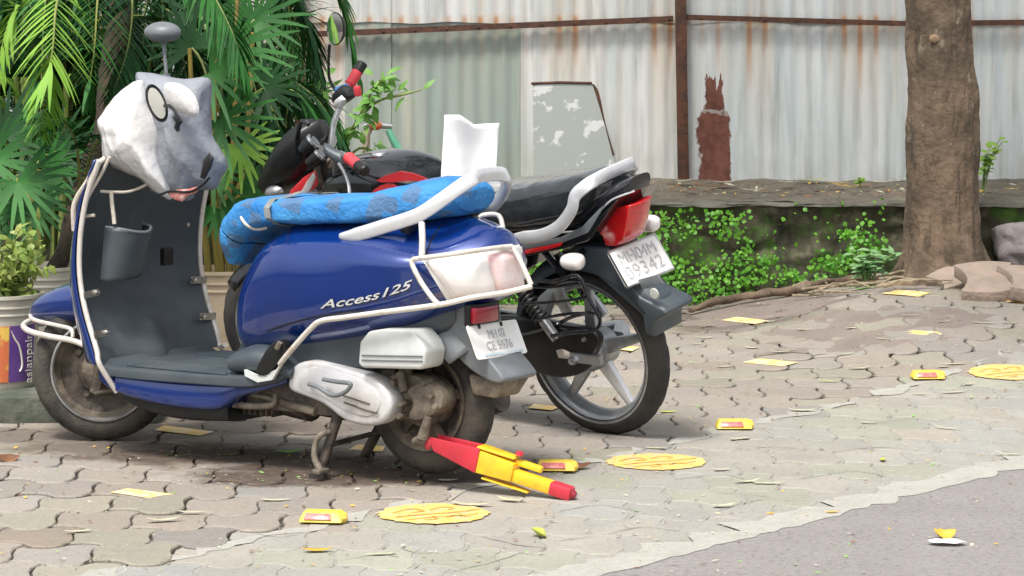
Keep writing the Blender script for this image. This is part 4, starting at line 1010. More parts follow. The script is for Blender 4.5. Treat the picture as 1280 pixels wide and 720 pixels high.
# a crease over the rear haunch
cre = [onbody(x, y, .001) for x, y in ((330, 330), (380, 316), (450, 312), (520, 322), (560, 336))]
cre = [c for c in cre if c]
False and mk('haunch_crease', *tube(cre, .0035, 6, sm_=5), M['blue'], body)
gp = [onbody(x, y, -.001) for x, y in ((531, 324), (536, 308), (544, 292), (556, 278))]; mk('panel_gap', *tube([c for c in gp if c], .0026, 6, sm_=4), M['black'], body)
cre = [onbody(x, y, -.001) for x, y in ((306, 428), (340, 412), (390, 397), (450, 388), (520, 380))]; cre = [c for c in cre if c]
mk('panel_gap', *tube(cre, .0028, 6, sm_=5), M['black'], body)
# dark inner rear panel below the bodywork
V, F = vloft([(.56, .26, .40, .12, .6), (.42, .27, .42, .15, .6), (.25, .29, .46, .165, .6), (.05, .33, .50, .16, .6), (-.06, .40, .53, .13, .6), (-.15, .46, .56, .09, .6)], 6, 28)
V = [Vector(v) for v in V]
mk('inner_rear_panel', V, F, M['slate'], sc)

# badge lettering wrapped on the panel
def badge():
    c = bpy.data.curves.new('tmp', 'FONT'); c.body = 'Access125'; c.size = 1; c.align_x = 'LEFT'; c.shear = .3; c.offset = .015; c.resolution_u = 3
    o = bpy.data.objects.new('tmp', c); COL.objects.link(o)
    dg = bpy.context.evaluated_depsgraph_get(); me = bpy.data.meshes.new_from_object(o.evaluated_get(dg))
    bm = bmesh.new(); bm.from_mesh(me); bmesh.ops.triangulate(bm, faces=bm.faces); bmesh.ops.subdivide_edges(bm, edges=[e for e in bm.edges if e.calc_length() > .3], cuts=2)
    vs_ = [v.co.copy() for v in bm.verts]; fs = [[v.index for v in f.verts] for f in bm.faces]; bm.free()
    bpy.data.objects.remove(o); mx = max(v.x for v in vs_)
    def place(lift):
        V = []
        for v in vs_:
            t = v.x/mx; px = 402+114*t; py = 383-(7*t+19*t*t*.9) - v.y*14.5 + 2*(1-t)
            q = onbody(px, py, lift); V.append(q if q else Vector((0, .24, .5)))
        return V
    return place, fs
pl, fs = badge()
V = pl(.0045); n = len(V); V2 = pl(.0005)
mk('badge', V, fs, M['silver'], body, recalc=False, weld=False)
V = [v for v in pl(.0028)]; sh = mk('badge_outline', [v+Vector((-.0018, 0, -.003)) for v in V], fs, M['black'], body, recalc=False, weld=False)

# seat under its cloth
SEAT = [(.70, .600, .085, .03, .8), (.69, .655, .125, .05, .8), (.655, .715, .145, .065, .75), (.60, .750, .155, .055, .5), (.50, .768, .168, .040, .38), (.36, .777, .175, .038, .35), (.18, .788, .178, .041, .35), (.04, .808, .165, .052, .45), (-.06, .826, .145, .058, .65), (-.13, .83, .12, .05, .7), (-.16, .826, .09, .03, .8)]
V, F = loft(SEAT, 8, 48)
V = [Vector(v) for v in V]
for i, v in enumerate(V):
    nz = mnoise.fractal(Vector((v.x*14, v.y*14, v.z*14)), 1, 2, 4)*.006
    V[i] = v+Vector((nz*.6, nz*(1 if v.y > 0 else -1), nz))
def cloth_mat():
    m = mat('checked_blue_cloth', (.02, .16, .48), .75, bump=.6, bscale=70); nt = m.node_tree; N, L = nt.nodes, nt.links; b = N['Principled BSDF']
    tc = N.new('ShaderNodeTexCoord'); mp = N.new('ShaderNodeMapping'); mp.inputs['Scale'].default_value = (21, 21, 21); mp.inputs['Rotation'].default_value = (0, .25, .1); L.new(tc.outputs['Object'], mp.inputs[0])
    nn = N.new('ShaderNodeTexNoise'); nn.inputs['Scale'].default_value = 5; L.new(tc.outputs['Object'], nn.inputs['Vector'])
    ad = N.new('ShaderNodeVectorMath'); ad.operation = 'MULTIPLY_ADD'; L.new(nn.outputs['Color'], ad.inputs[0]); ad.inputs[1].default_value = (.35, .35, .35); L.new(mp.outputs[0], ad.inputs[2])
    sn = N.new('ShaderNodeVectorMath'); sn.operation = 'FLOOR'; L.new(ad.outputs[0], sn.inputs[0])
    wn = N.new('ShaderNodeTexWhiteNoise'); L.new(sn.outputs[0], wn.inputs[0])
    r = N.new('ShaderNodeMapRange'); r.inputs['From Min'].default_value = .76; r.inputs['From Max'].default_value = .8; L.new(wn.outputs['Value'], r.inputs['Value'])
    r2 = N.new('ShaderNodeMapRange'); r2.inputs['From Min'].default_value = .3; r2.inputs['From Max'].default_value = .7; L.new(nn.outputs['Fac'], r2.inputs['Value'])
    x0 = N.new('ShaderNodeMix'); x0.data_type = 'RGBA'; x0.inputs['A'].default_value = (.012, .15, .45, 1); x0.inputs['B'].default_value = (.05, .26, .56, 1); L.new(r2.outputs[0], x0.inputs['Factor'])
    x = N.new('ShaderNodeMix'); x.data_type = 'RGBA'; L.new(r.outputs[0], x.inputs['Factor']); L.new(x0.outputs['Result'], x.inputs['A']); x.inputs['B'].default_value = (.07, .16, .31, 1)
    L.new(x.outputs['Result'], b.inputs['Base Color']); return m
M['cloth'] = cloth_mat()
seat = mk('seat', V, F, M['cloth'], sc)
svh = BVHTree.FromPolygons([tuple(v) for v in V], [list(f) for f in F])
M['strapm'] = mat('grey_webbing', (.16, .18, .18), .8, col2=(.25, .26, .26), scale=30, amt=.6)
def ring_at(x, wd, tk, m, name, tilt=.0, ext=.003):
    pts = []
    c = Vector((x, 0, .775))
    for k in range(25):
        a = -.45+(PI+.9)*k/24; d = Vector((tilt*math.sin(a), math.cos(a), math.sin(a))).normalized()
        h = svh.ray_cast(c+d*.6, -d)
        if h[0]: pts.append(h[0]+d*ext)
    mb = MB(); mb.add(tube(pts, 1., 8, flat=(tk, wd), up=(0, 0, 1)))
    V = []; F = []
    for i, p in enumerate(pts):
        d = (p-c).normalized()
        for o_ in (Vector((-wd, 0, 0)), Vector((wd, 0, 0))): V += [p+o_, p+o_+d*tk]
    for i in range(len(pts)-1):
        a = 4*i; b_ = 4*i+4; F += [[a+1, a+3, b_+3, b_+1], [a, a+1, b_+1, b_], [a+3, a+2, b_+2, b_+3]]
    return mk(name, V, F, m, seat, recalc=False)
ring_at(.475, .011, .003, M['strapm'], 'strap', tilt=.25, ext=.010)
mk('strap_tail', *tube([S.p(348, 306, .175), S.p(346, 320, .19), S.p(342, 332, .2), S.p(340, 346, .2)], [.008, .009, .005, .007], 8, sm_=4, flat=(.5, 1.)), M['rope'], seat)
tp = [onbody(x, y, .004, tree=svh) for x, y in ((302, 271), (310, 281), (320, 285), (334, 283))]
mk('cord', *tube([p for p in tp if p], .0045, 6, sm_=4), M['rope'], seat)

# grab rail: flat band looping round the back of the seat
half = [(.19, .185, .715), (.13, .192, .722)]+[tuple(S.p(*q)) for q in ((480, 283, .187), (520, 270, .178), (546, 254, .158), (570, 237, .125), (590, 224, .085), (602, 219, .04))]
full = half+[(p[0], -p[1], p[2]) for p in half[::-1]]
Q = cr(full, 6); V = []; F = []; N_ = len(Q)
for i, p in enumerate(Q):
    p = Vector(p); t = (Vector(Q[min(i+1, N_-1)])-Vector(Q[max(i-1, 0)])).normalized(); f = min(i, N_-1-i)/(N_/2)
    out = Vector((-.35, 1 if p.y > 0 else -1, 0)) if abs(p.y) > .075 else Vector((-1, p.y*8, 0)); out.normalize()
    up_ = t.cross(out).normalized(); up_ = up_ if up_.z > 0 else -up_
    out = up_.cross(t).normalized() if up_.cross(t).dot(out) > 0 else -up_.cross(t).normalized()
    hw_ = .021*min(1, .45+f*4); tk = .010
    for k in range(10):
        a = 2*PI*k/10; V.append(p+up_*math.copysign(abs(math.cos(a))**.6, math.cos(a))*hw_+out*math.sin(a)*tk)
for i in range(N_-1):
    for k in range(10): F.append([i*10+k, i*10+(k+1) % 10, (i+1)*10+(k+1) % 10, (i+1)*10+k])
F += [list(range(10))[::-1], [(N_-1)*10+k for k in range(10)]]
gr = mk('grab_rail', V, F, M['silver'], sc)
for s in (1, -1): mk('rail_bracket', *bar((-.03, s*.15, .74), (-.04, s*.165, .775), .05, .03, up=(1, 0, 0)), M['black'], gr, bev=.004)

# tail lamp cluster wrapped round the rear corner
def lamp_patch(poly, lift, nm, m, par, nu=44, nv=22):
    a, b_, c_, d_ = poly                     # tl, tr, br, bl pixels
    def f(u, v):
        # rounded outline
        uu = u; vv = v
        px = (a[0]*(1-uu)+b_[0]*uu)*(1-vv)+(d_[0]*(1-uu)+c_[0]*uu)*vv; py = (a[1]*(1-uu)+b_[1]*uu)*(1-vv)+(d_[1]*(1-uu)+c_[1]*uu)*vv
        e = min(u, 1-u, v*1., (1-v)*1.); q = onbody(px, py, lift*(min(1, e*6)**.5))
        return q
    V = []; F = []
    ok = [[f(i/nu, j/nv) for j in range(nv+1)] for i in range(nu+1)]
    last = None
    for i in range(nu+1):
        for j in range(nv+1):
            if ok[i][j] is None: ok[i][j] = last if last is not None else Vector((-.3, .1, .65))
            last = ok[i][j]; V.append(last)
    F = [[i*(nv+1)+j, (i+1)*(nv+1)+j, (i+1)*(nv+1)+j+1, i*(nv+1)+j+1] for i in range(nu) for j in range(nv)]
    return mk(nm, V, F, m, par, recalc=False)
tl = lamp_patch(((525, 321), (652, 305), (662, 366), (560, 378)), .004, 'tail_lamp', M['white'], sc)
lamp_patch(((530, 326), (607, 317), (622, 368), (566, 374)), .016, 'indicator_lens', M['lens'], tl)
lamp_patch(((606, 317), (646, 311), (656, 361), (621, 368)), .017, 'brake_lens', M['lens_red'], tl)
# the same lens on the hidden right side
# guard bars round the tail
tb_ = []
def gb(px, py, l): return tuple(S.p(px, py, l))
mb = MB()
def refl(L): return [(p[0], -p[1], p[2]) for p in L[::-1]]
Ltop = [tuple(S.p(*q)) for q in ((517, 324, .235), (540, 321, .235), (570, 317, .215), (605, 312, .13), (628, 309, .055))]
mb.add(tube(Ltop+[tuple(S.p(640, 308, .02))], .0075, 10, sm_=5))
mb.add(tube([S.p(*q) for q in ((517, 324, .235), (515, 330, .238), (526, 352, .24), (540, 372, .242), (549, 381, .242))], .0075, 10, sm_=4))
mb.add(tube([S.p(*q) for q in ((640, 308, .02), (650, 325, .015), (664, 356, .01))], .0075, 10, sm_=3))
Lbot = [tuple(S.p(*q)) for q in ((350, 455, .235), (362, 440, .25), (388, 411, .258), (402, 401, .26), (430, 397, .26), (480, 390, .258), (549, 381, .24), (590, 372, .17), (630, 366, .085))]
mb.add(tube(Lbot+[tuple(S.p(664, 358, .01))], .0082, 10, sm_=5))
cg = mb.mk('crash_guard', M['chrome2'], sc)
mk('guard_upright', *tube([S.p(*q) for q in ((527, 279, .20), (528, 300, .225), (527, 323, .238))], .0095, 10, sm_=4), M['chrome2'], cg)
mb = MB()
mb.add(tube([S.p(*q) for q in ((598, 272, -.02), (604, 269, -.03), (619, 268, -.05), (626, 274, -.05), (630, 296, -.04), (633, 309, -.02))], .0075, 10, sm_=4))
mb.mk('guard_upright', M['chrome2'], cg)

# rear mudguard, plate, reflector --------------------------------------
def arch(a0, a1, r0, hw, n=22, cx=0, cz=.2365, flare=0, dep=.05):
    V = []; F = []; m = 13
    for i in range(n+1):
        t = i/n; a = a0+(a1-a0)*t; r_ = r0+flare*t*t
        for k in range(m):
            u = k/(m-1)*2-1
            V.append((cx+(r_-dep*abs(u)**3)*math.cos(a), hw*u*(1+.0*t), cz+(r_-dep*abs(u)**3)*math.sin(a)))
    for i in range(n):
        for k in range(m-1): F.append([i*m+k, (i+1)*m+k, (i+1)*m+k+1, i*m+k+1])
    return V, F
V, F = arch(R(20), R(140), .262, .115, 30, flare=.02, dep=.09); rf = mk('rear_mudguard', V, F, M['slate_l'], sc, recalc=False); solid(rf, .006)
P = [(-.10, .52), (-.06, .47), (-.12, .405), (-.20, .345), (-.28, .315), (-.312, .322), (-.305, .342), (-.245, .40), (-.195, .46), (-.175, .54), (-.13, .56)]
V, F = slab([(x, .085, z) for x, z in cr(P, 4, True)], (0, -.17, 0)); mk('mudguard_tail', V, F, M['slate_l'], rf, bev=.012, seg=3)
mk('mud_flap', *slab([(-.17, .06, .33), (-.19, .065, .27), (-.27, .06, .265), (-.31, .06, .32)], (0, -.12, 0)), M['dirtmetal'], rf, bev=.01)
# plate
pa, pb = S.p(582, 407, .13), S.p(643, 399, -.0)
pl_o = S.p(619, 424, .06); A = S.p(583, 407, .135); B = S.p(645, 399, -.115); Cc = S.p(597, 450, .14)
ux = (B-A); uy = (A-Cc)
def plate(name, A, B, C, par, th=.004, rim=True, m=None):
    """A top-left, B top-right, C bottom-left, in the vehicle's frame"""
    ux = B-A; uy = A-C; uy = uy-ux.normalized()*uy.dot(ux.normalized()); o = A+ux/2-uy/2; Mx = basis(o, ux, uy)
    w_, h_ = ux.length, uy.length
    pr = []
    for cx_, cy_, a0 in ((w_/2-.008, h_/2-.008, 0), (-w_/2+.008, h_/2-.008, 90), (-w_/2+.008, -h_/2+.008, 180), (w_/2-.008, -h_/2+.008, 270)):
        for k in range(4): a = R(a0+30*k); pr.append(Mx @ Vector((cx_+.008*math.cos(a), cy_+.008*math.sin(a), 0)))
    return mk(name, *slab(pr, Mx.to_3x3() @ Vector((0, 0, -th))), m or M['white'], par), Mx, w_, h_
po, Mx, pw, ph = plate('number_plate', A, B, Cc, sc)
lf = Mx @ Matrix.Translation((0, 0, .0015))
text('plate_text', 'MH 02', lf @ Matrix.Translation((.003, ph*.16, 0)), ph*.36, M['ink_fade'], po, .0006, .85)
text('plate_text', 'CE 5676', lf @ Matrix.Translation((0, -ph*.17, 0)), ph*.36, M['ink_fade'], po, .0006, 1.0)
M['bluefade'] = mat('faded_blue_band', (.45, .6, .68), .5, col2=(.75, .77, .77), scale=60, amt=.8)
mk('plate_band', *[*slab([Mx @ Vector(v) for v in ((-pw*.35, -ph*.44, .002), (pw*.42, -ph*.44, .002), (pw*.42, -ph*.38, .002), (-pw*.35, -ph*.38, .002))], Mx.to_3x3() @ Vector((0, 0, -.001)))], M['bluefade'], po)
for sx_ in (-.28, .16):
    q = Mx @ Vector((pw*sx_, ph*.36, .002)); mk('plate_screw', *tube([q, q+(Mx.to_3x3() @ Vector((0, .012, .002)))], .004, 8), M['black'], po)
q = S.x(607, 393, -.235); rfo = mk('reflector', *box((-.23, q.y, q.z), (.02, .115, .045)), M['darkred'], sc, bev=.004)
mk('reflector_bracket', *box((-.215, q.y-.01, q.z), (.02, .15, .06)), M['black'], rfo, bev=.004)

# transmission side -----------------------------------------------------
TL = .185
V, F = pslab(S, [(359, 478), (366, 458), (385, 451), (405, 453), (452, 467), (474, 478), (487, 497), (487, 515), (476, 529), (458, 533), (430, 526), (402, 505), (375, 494), (362, 488)], TL, .07, 3)
cvt = mk('transmission_cover', V, F, M['cvt'], sc, bev=.014, seg=4)
V, F = pslab(S, [(372, 478), (378, 464), (398, 459), (440, 470), (462, 481), (474, 498), (472, 513), (458, 521), (430, 513), (404, 497), (380, 489)], TL+.004, .02, 3)
mk('cover_emboss', V, F, M['cvt'], cvt, bev=.004)
for pts in ([(430, 503), (455, 512), (472, 517)], [(428, 494), (446, 500), (462, 505)]):
    mk('cover_groove', *tube([S.p(x, y, TL+.006) for x, y in pts], .0022, 6), M['dirtdark'], cvt)
mk('kick_lever', *tube([S.p(x, y, l) for x, y, l in ((386, 480, .2), (398, 484, .215), (415, 494, .222), (430, 491, .222), (438, 483, .222), (436, 479, .222), (420, 477, .222), (404, 474, .21))], .0065, 10, sm_=4), M['slate_l'], cvt)
V, F = pslab(S, [(447, 455), (449, 428), (460, 414), (480, 411), (515, 413), (527, 428), (532, 440), (529, 459), (524, 462), (452, 460)], .215, .10, 0)
ab = mk('air_filter_box', V, F, M['boxgrey'], sc, bev=.010, seg=3)
for y in (444, 450): mk('box_rib', *tube([S.p(452, y, .217), S.p(528, y+1.5, .217)], .0022, 6), M['slate_l'], ab)
mb = MB()
mb.add(lathe([(.02, .04), (.05, .07), (.06, .08), (.07, .07), (.07, .0)], 30, 'y', (.10, .02, .235)))
V, F = pslab(S, [(480, 474), (500, 468), (528, 472), (546, 484), (552, 500), (546, 516), (528, 524), (508, 524), (488, 520), (478, 505)], .12, .08, 3); mb.add((V, F))
V, F = pslab(S, [(508, 488), (530, 478), (550, 490), (552, 508), (538, 520), (520, 526), (510, 520), (516, 504)], .155, .04, 3); mb.add((V, F))
eng = mb.mk('gearbox_housing', M['dirtmetal'], sc, bev=.006)
for x, y in ((540, 494), (502, 505), (500, 520), (545, 508), (530, 478), (492, 478)):
    q = S.p(x, y, .158); mk('bolt', *lathe([(0, .010), (.008, .010), (.010, 0), (.010, -.03)], 8, 'y', q), M['dirtmetal'], eng)
mb = MB()
q0, q1 = S.p(508, 468, .10), S.p(500, 440, .12); mb.add(tube([q0, q1], .02, 12))
mb.add(tube([S.p(500, 466, .14), S.p(506, 490, .15)], .014, 10)); sa_ = mb.mk('shock_absorber', M['dirtmetal'], sc); mb = MB(); mb.add(tube([S.p(536, 520, .15), S.p(528, 548, .15)], [.012, .016], 10)); mb.add(tube([S.p(528, 548, .15), S.p(520, 552, .13)], .014, 10))
mb.mk('shock_mount', M['dirtmetal'], sc)
mb = MB()                                   # engine, underside
mb.add(box((.42, .02, .24), (.34, .24, .12))); mb.add(tube([(.60, .05, .22), (.40, .05, .20)], .06, 14)); mb.add(box((.20, .03, .27), (.3, .16, .12)))
for k in range(7): mb.add(box((.50+.022*k, .02, .22), (.008, .22, .13)))
mb.mk('engine', M['dirtdark'], sc, bev=.006)
ex = MB(); ex.add(tube([(.50, -.05, .16), (.35, -.12, .14), (.15, -.16, .17), (0, -.165, .20), (-.13, -.165, .235)], [.015, .018, .04, .05, .045], 18, sm_=5)); ex.mk('exhaust', M['dirtdark'], sc)
# footrest, lever linkage
fr_ = MB()
fr_.add(pslab(S, [(319, 466), (326, 448), (338, 430), (350, 425), (356, 432), (352, 446), (340, 462), (330, 470)], .235, .03, 2))
fp = fr_.mk('folding_footrest', M['black'], sc, bev=.004)
mk('footrest_hinge', *tube([S.p(346, 436, .245), S.p(350, 428, .245)], .008, 8), M['dirtmetal'], fp)
mk('footrest_bracket', *pslab(S, [(305, 462), (322, 470), (345, 462), (353, 452), (340, 475), (322, 478), (306, 470)], .23, .012), M['boxgrey'], fp)
mb = MB()
mb.add(tube([S.p(x, y, .16) for x, y in ((268, 507), (285, 505), (320, 508), (342, 505), (344, 492))], [.008, .011, .010, .009, .006], 10, sm_=4))
mb.add(tube([S.p(x, y, .14) for x, y in ((275, 494), (300, 492), (330, 496), (360, 505), (395, 515))], [.010, .008, .008, .012, .014], 10, sm_=4))
mb.add(tube([S.p(x, y, .15) for x, y in ((283, 498), (292, 492), (300, 493))], .012, 8))
mb.mk('side_stand', M['dirtmetal'], sc)
# centre stand
cs = MB()
fL = S.p(400, 590, .17); fR = S.p(455, 580, -.15)
tL = S.p(425, 512, .13); tR = Vector((tL.x, -.13, tL.z))
fL.z = .012; fR.z = .012
mL = S.p(412, 552, .155)
cs.add(tube([tL, mL, fL], [.017, .015, .013], 12)); cs.add(tube([tR, tR.lerp(fR, .5), fR], [.017, .016, .015], 12)); cs.add(tube([tL, tR], .016, 12))
cs.add(tube([mL+Vector((0, 0, -.01)), Vector((mL.x, -.14, mL.z))], .008, 8))
cs.add(box(fL+Vector((0, .0, -.004)), (.055, .035, .014))); cs.add(box(fR+Vector((0, 0, -.004)), (.05, .035, .014)))
sto = cs.mk('centre_stand', M['dirtdark'], sc)
cs = MB(); cs.add(tube([S.p(x, y, l) for x, y, l in ((412, 540, .165), (402, 543, .19), (395, 552, .2), (393, 570, .205), (397, 582, .205), (402, 592, .205))], [.009, .010, .009, .010, .011, .014], 10, sm_=4)); cs.add(box(S.p(401, 589, .2), (.03, .05, .014)))
cs.mk('stand_tread', M['dirtmetal'], sto, bev=.003)

# handlebar, mirrors, headset -------------------------------------------
hc = Vector((1.11, 0, 1.0))
mb = MB(); mb.add(loft([(1.22, .96, .03, .04, .8), (1.19, .98, .12, .07, .8), (1.12, .99, .14, .085, .8), (1.04, .985, .12, .07, .8), (1.0, .975, .05, .04, .8)], 5, 24)); mb.mk('headset', M['slate'], sc)
bd = Vector((-math.sin(R(31)), math.cos(R(31)), 0))       # direction of the left grip, bar turned
mb = MB()
for s in (1, -1): mb.add(tube([hc, hc+bd*s*(.05 if s > 0 else .16)+Vector((-.02, 0, .02)), hc+bd*s*(.07 if s > 0 else .26)+Vector((-.05, 0, .0))], [.02, .016, .016], 12, sm_=3))
hb = mb.mk('handlebar', M['black'], sc)
for s in (-1,): mk('grip', *tube([hc+bd*s*.16+Vector((-.02, 0, .01)), hc+bd*s*.27+Vector((-.05, 0, .0))], .019, 14), M['black'], hb)
def mirror(base, top, facing, wd, ht, nm='mirror'):
    mb = MB(); mid = base.lerp(top, .5)
    mb.add(tube([base+Vector((0, 0, -.05)), base], [.016, .013], 10)); mb.add(tube([base, mid, top], .006, 10, sm_=3))
    m_o = mb.mk(nm, M['slate_l'], sc)
    f = Vector(facing).normalized(); sx_ = f.cross(Vector((0, 0, 1))).normalized(); up_ = sx_.cross(f)
    P = [top+sx_*wd*math.cos(a)+up_*(ht*math.sin(a)+ht*.75) for a in [2*PI*k/28 for k in range(28)]]
    V, F = pillow(P, -f, .022, 6, .5, back=.0); 
    V = []; F = []; n = 28; c = top+up_*ht*.75
    for k in range(7):
        t = k/6*PI/2; sc_ = math.cos(t); dep = .05*math.sin(t)
        for p in P: V.append(c+(p-c)*max(sc_, .02)-f*dep)
    for k in range(6):
        for i in range(n): F.append([k*n+i, k*n+(i+1) % n, (k+1)*n+(i+1) % n, (k+1)*n+i])
    mk('mirror_shell', V, F, M['slate_l'], m_o)
    mk('mirror_glass', *pillow([c+(p-c)*.95 for p in P], f, .003, 2), M['glass'], m_o)
    return m_o
# far mirror sticks up (back of it to the viewer); the near one is folded down in front of the bags
q = S.p(208, 92, -.16); t_ = S.p(204, 50, -.17)
mirror(q, t_, (S.I.to_3x3() @ Vector((.25, 1, .1))), .062, .034)
# ------------------------------------------------------------------ motorcycle
O = Frame(764, 541, 41, 13)
mc = empty('motorcycle', O.M, 'black motorcycle with red tail lamp leaning on its side stand behind the scooter', 'motorcycle')
def alloy_wheel(name, loc, Rt, tw, rr, rot=0):
    w = wheel(mc, loc, Rt, tw, rr, M['rubber'], name, rot, tread_depth=.006)
    V, F = lathe([(rr+.006, -.036), (rr+.010, -.040), (rr+.004, -.042), (rr-.010, -.034), (rr-.022, -.018), (rr-.026, 0), (rr-.022, .018), (rr-.010, .034), (rr+.004, .042), (rr+.010, .040), (rr+.006, .036)], 96)
    mk('rim', V, F, M['alloy'], w)
    mk('rim_lip', *lathe([(rr+.001, .040), (rr+.004, .0445), (rr+.010, .043), (rr+.012, .038)], 96), M['steel'], w)
    for k in range(5):
        a = 2*PI*k/5+R(236); c_, s_ = math.cos(a), math.sin(a)
        mb = MB()
        mb.add(bar((.045*c_, .004, .045*s_), ((rr-.018)*c_, .004, (rr-.018)*s_), .052, .030, up=(0, 1, 0), w2=.026, h2=.020))
        mb.mk('spoke', M['silver'] if k == 0 else M['alloy'], w, bev=.007)
    mk('hub', *lathe([(0, -.07), (.03, -.07), (.06, -.05), (.065, 0), (.062, .04), (.045, .06), (.02, .075), (0, .075)], 40), M['alloy'], w)
    return w
rw = alloy_wheel('rear_wheel', (.01, 0, .285), .287, .044, .230)
mk('axle_nut', *lathe([(0, .135), (.012, .132), (.015, .12), (.015, .06)], 6), M['steel'], rw)
fw2 = alloy_wheel('front_wheel', (1.335, 0, .29), .29, .042, .232, R(39))
# swing arm, chain case
mb = MB(); 
for s in (1, -1): mb.add(bar((-.03, s*.085, .292), (.50, s*.075, .34), .03, .04, up=(0, 0, 1)))
mb.mk('swing_arm', M['gloss'], mc, bev=.006)
P = [(740, 448), (728, 466), (700, 473), (668, 466), (640, 452), (600, 440), (600, 400), (655, 398), (700, 408), (735, 412), (748, 425)]
V, F = pslab(O, P, .10, .035, 3); ccz = mk('chain_case', V, F, M['black'], mc, bev=.010, seg=3)
mk('case_ridge', *tube([O.p(x, y, .105) for x, y in ((600, 425), (650, 419), (690, 408), (715, 396), (738, 391))], .006, 8, sm_=4), M['gloss'], ccz)
mk('case_badge', *pillow([O.p(x, y, .103) for x, y in ((695, 438), (703, 436), (714, 441), (721, 446), (712, 449), (698, 447))], (0, 1, 0), .006, 3), M['rope'], ccz)
mk('case_badge', *pillow([O.p(x, y, .103) for x, y in ((716, 444), (724, 444), (727, 449), (718, 450))], (0, 1, 0), .006, 3), M['steel'], ccz)
mk('bolt', *lathe([(0, .01), (.007, .009), (.008, 0)], 8, 'y', O.p(731, 424, .103)), M['steel'], ccz)
# brake/adjuster plate by the axle
mk('chain_adjuster', *bar((-.10, .10, .292), (.02, .10, .295), .02, .03), M['steel'], rw).location = (0, 0, -.29)
# shock absorbers
def coil(a, b, r, turns, wr, n=14):
    a = Vector(a); b = Vector(b); t = (b-a).normalized(); u = t.orthogonal().normalized(); v = t.cross(u); pts = []
    for k in range(turns*n+1):
        f = k/(turns*n); an = 2*PI*k/n; pts.append(a+(b-a)*f+(u*math.cos(an)+v*math.sin(an))*r)
    return tube(pts, wr, 6)
for s in (1, -1):
    a = O.p(654, 366, .125); b = O.p(696, 424, .125); a.y = b.y = s*.125
    o = mk('shock_absorber', *tube([a, a.lerp(b, .55), a.lerp(b, .56), b], [.012, .012, .017, .017], 12), M['steel'], mc)
    mk('spring', *coil(a.lerp(b, .02), a.lerp(b, .6), .024, 7, .0055), M['black'], o)
    mk('shroud', *tube([a.lerp(b, -.12), a.lerp(b, .08)], .022, 12), M['black'], o)
# saree guard: thin rod loops on the left
mb = MB()
def gl(pts, l, r=.005): mb.add(tube([O.p(x, y, l) for x, y in pts], r, 8, sm_=4))
gl([(648, 347), (690, 352), (722, 345), (735, 372), (750, 400), (742, 413), (715, 416), (690, 420)], .19, .0065)
gl([(655, 358), (690, 359), (722, 354)], .185); gl([(655, 380), (700, 377), (735, 371)], .185); gl([(668, 400), (712, 392), (745, 392)], .185)
gl([(722, 345), (708, 330), (700, 316)], .165, .006)
mb.mk('saree_guard', M['gloss'], mc)
# foot peg mount / brackets seen through the guard
mk('pillion_bracket', *pslab(O, [(690, 358), (702, 357), (714, 393), (703, 395), (695, 378)], .14, .012), M['steel'], mc, bev=.003)
mk('pillion_bracket', *pslab(O, [(672, 372), (688, 358), (692, 366), (680, 392), (668, 388)], .13, .012), M['slate_l'], mc, bev=.003)
# rear mudguard
V, F = arch(R(8), R(150), .315, .075, 30, cx=0, cz=.29, flare=.05, dep=.05)
rm = mk('rear_mudguard', V, F, M['slate'], mc, recalc=False); solid(rm, .005)
L_ = .075
prof = [(-.03, .66), (-.10, .655), (-.165, .655), (-.225, .545), (-.265, .50), (-.355, .468), (-.362, .45), (-.31, .425), (-.30, .37), (-.262, .38), (-.262, .44), (-.215, .475), (-.155, .52), (-.06, .59), (.02, .62)]
V, F = slab([(x, L_, z) for x, z in prof], (0, -2*L_, 0)); mg = mk('mudguard_extension', V, F, M['slate'], rm, bev=.012, seg=3)
q = O.p(813, 355, .0); 
mk('mudguard_pad', *pslab(O, [(797, 350), (822, 343), (829, 355), (803, 362)], .078, .006), M['slate_l'], mg, bev=.002)
mk('mudguard_emblem', *lathe([(0, .004), (.016, .003), (.018, 0)], 16, 'y', O.p(818, 367, .077)), M['boxgrey'], mg)
# plate
A_, B_, C_ = O.p(754, 315, .112), O.p(812, 292, -.105), O.p(780, 358, .112)
A_ += Vector((-.02, 0, 0)); B_ += Vector((-.02, 0, 0)); C_ += Vector((-.02, 0, 0))
po2, Mx, pw, ph = plate('number_plate', A_, B_, C_, mc, .008)
fr_p = []
ring = [(-pw/2, ph/2), (pw/2, ph/2), (pw/2, -ph/2), (-pw/2, -ph/2)]
mk('plate_frame', *tube([Mx @ Vector((x, y, 0)) for x, y in ring], .0045, 6, closed=True), M['steel'], po2)
lf = Mx @ Matrix.Translation((0, 0, .0015))
text('plate_text', 'MH04M', lf @ Matrix.Translation((.0, ph*.2, 0)), ph*.44, M['ink_fade'], po2, .0006, .95)
text('plate_text', '09342', lf @ Matrix.Translation((.0, -ph*.2, 0)), ph*.5, M['ink_fade'], po2, .0006, 1.05, spacing=1.1)
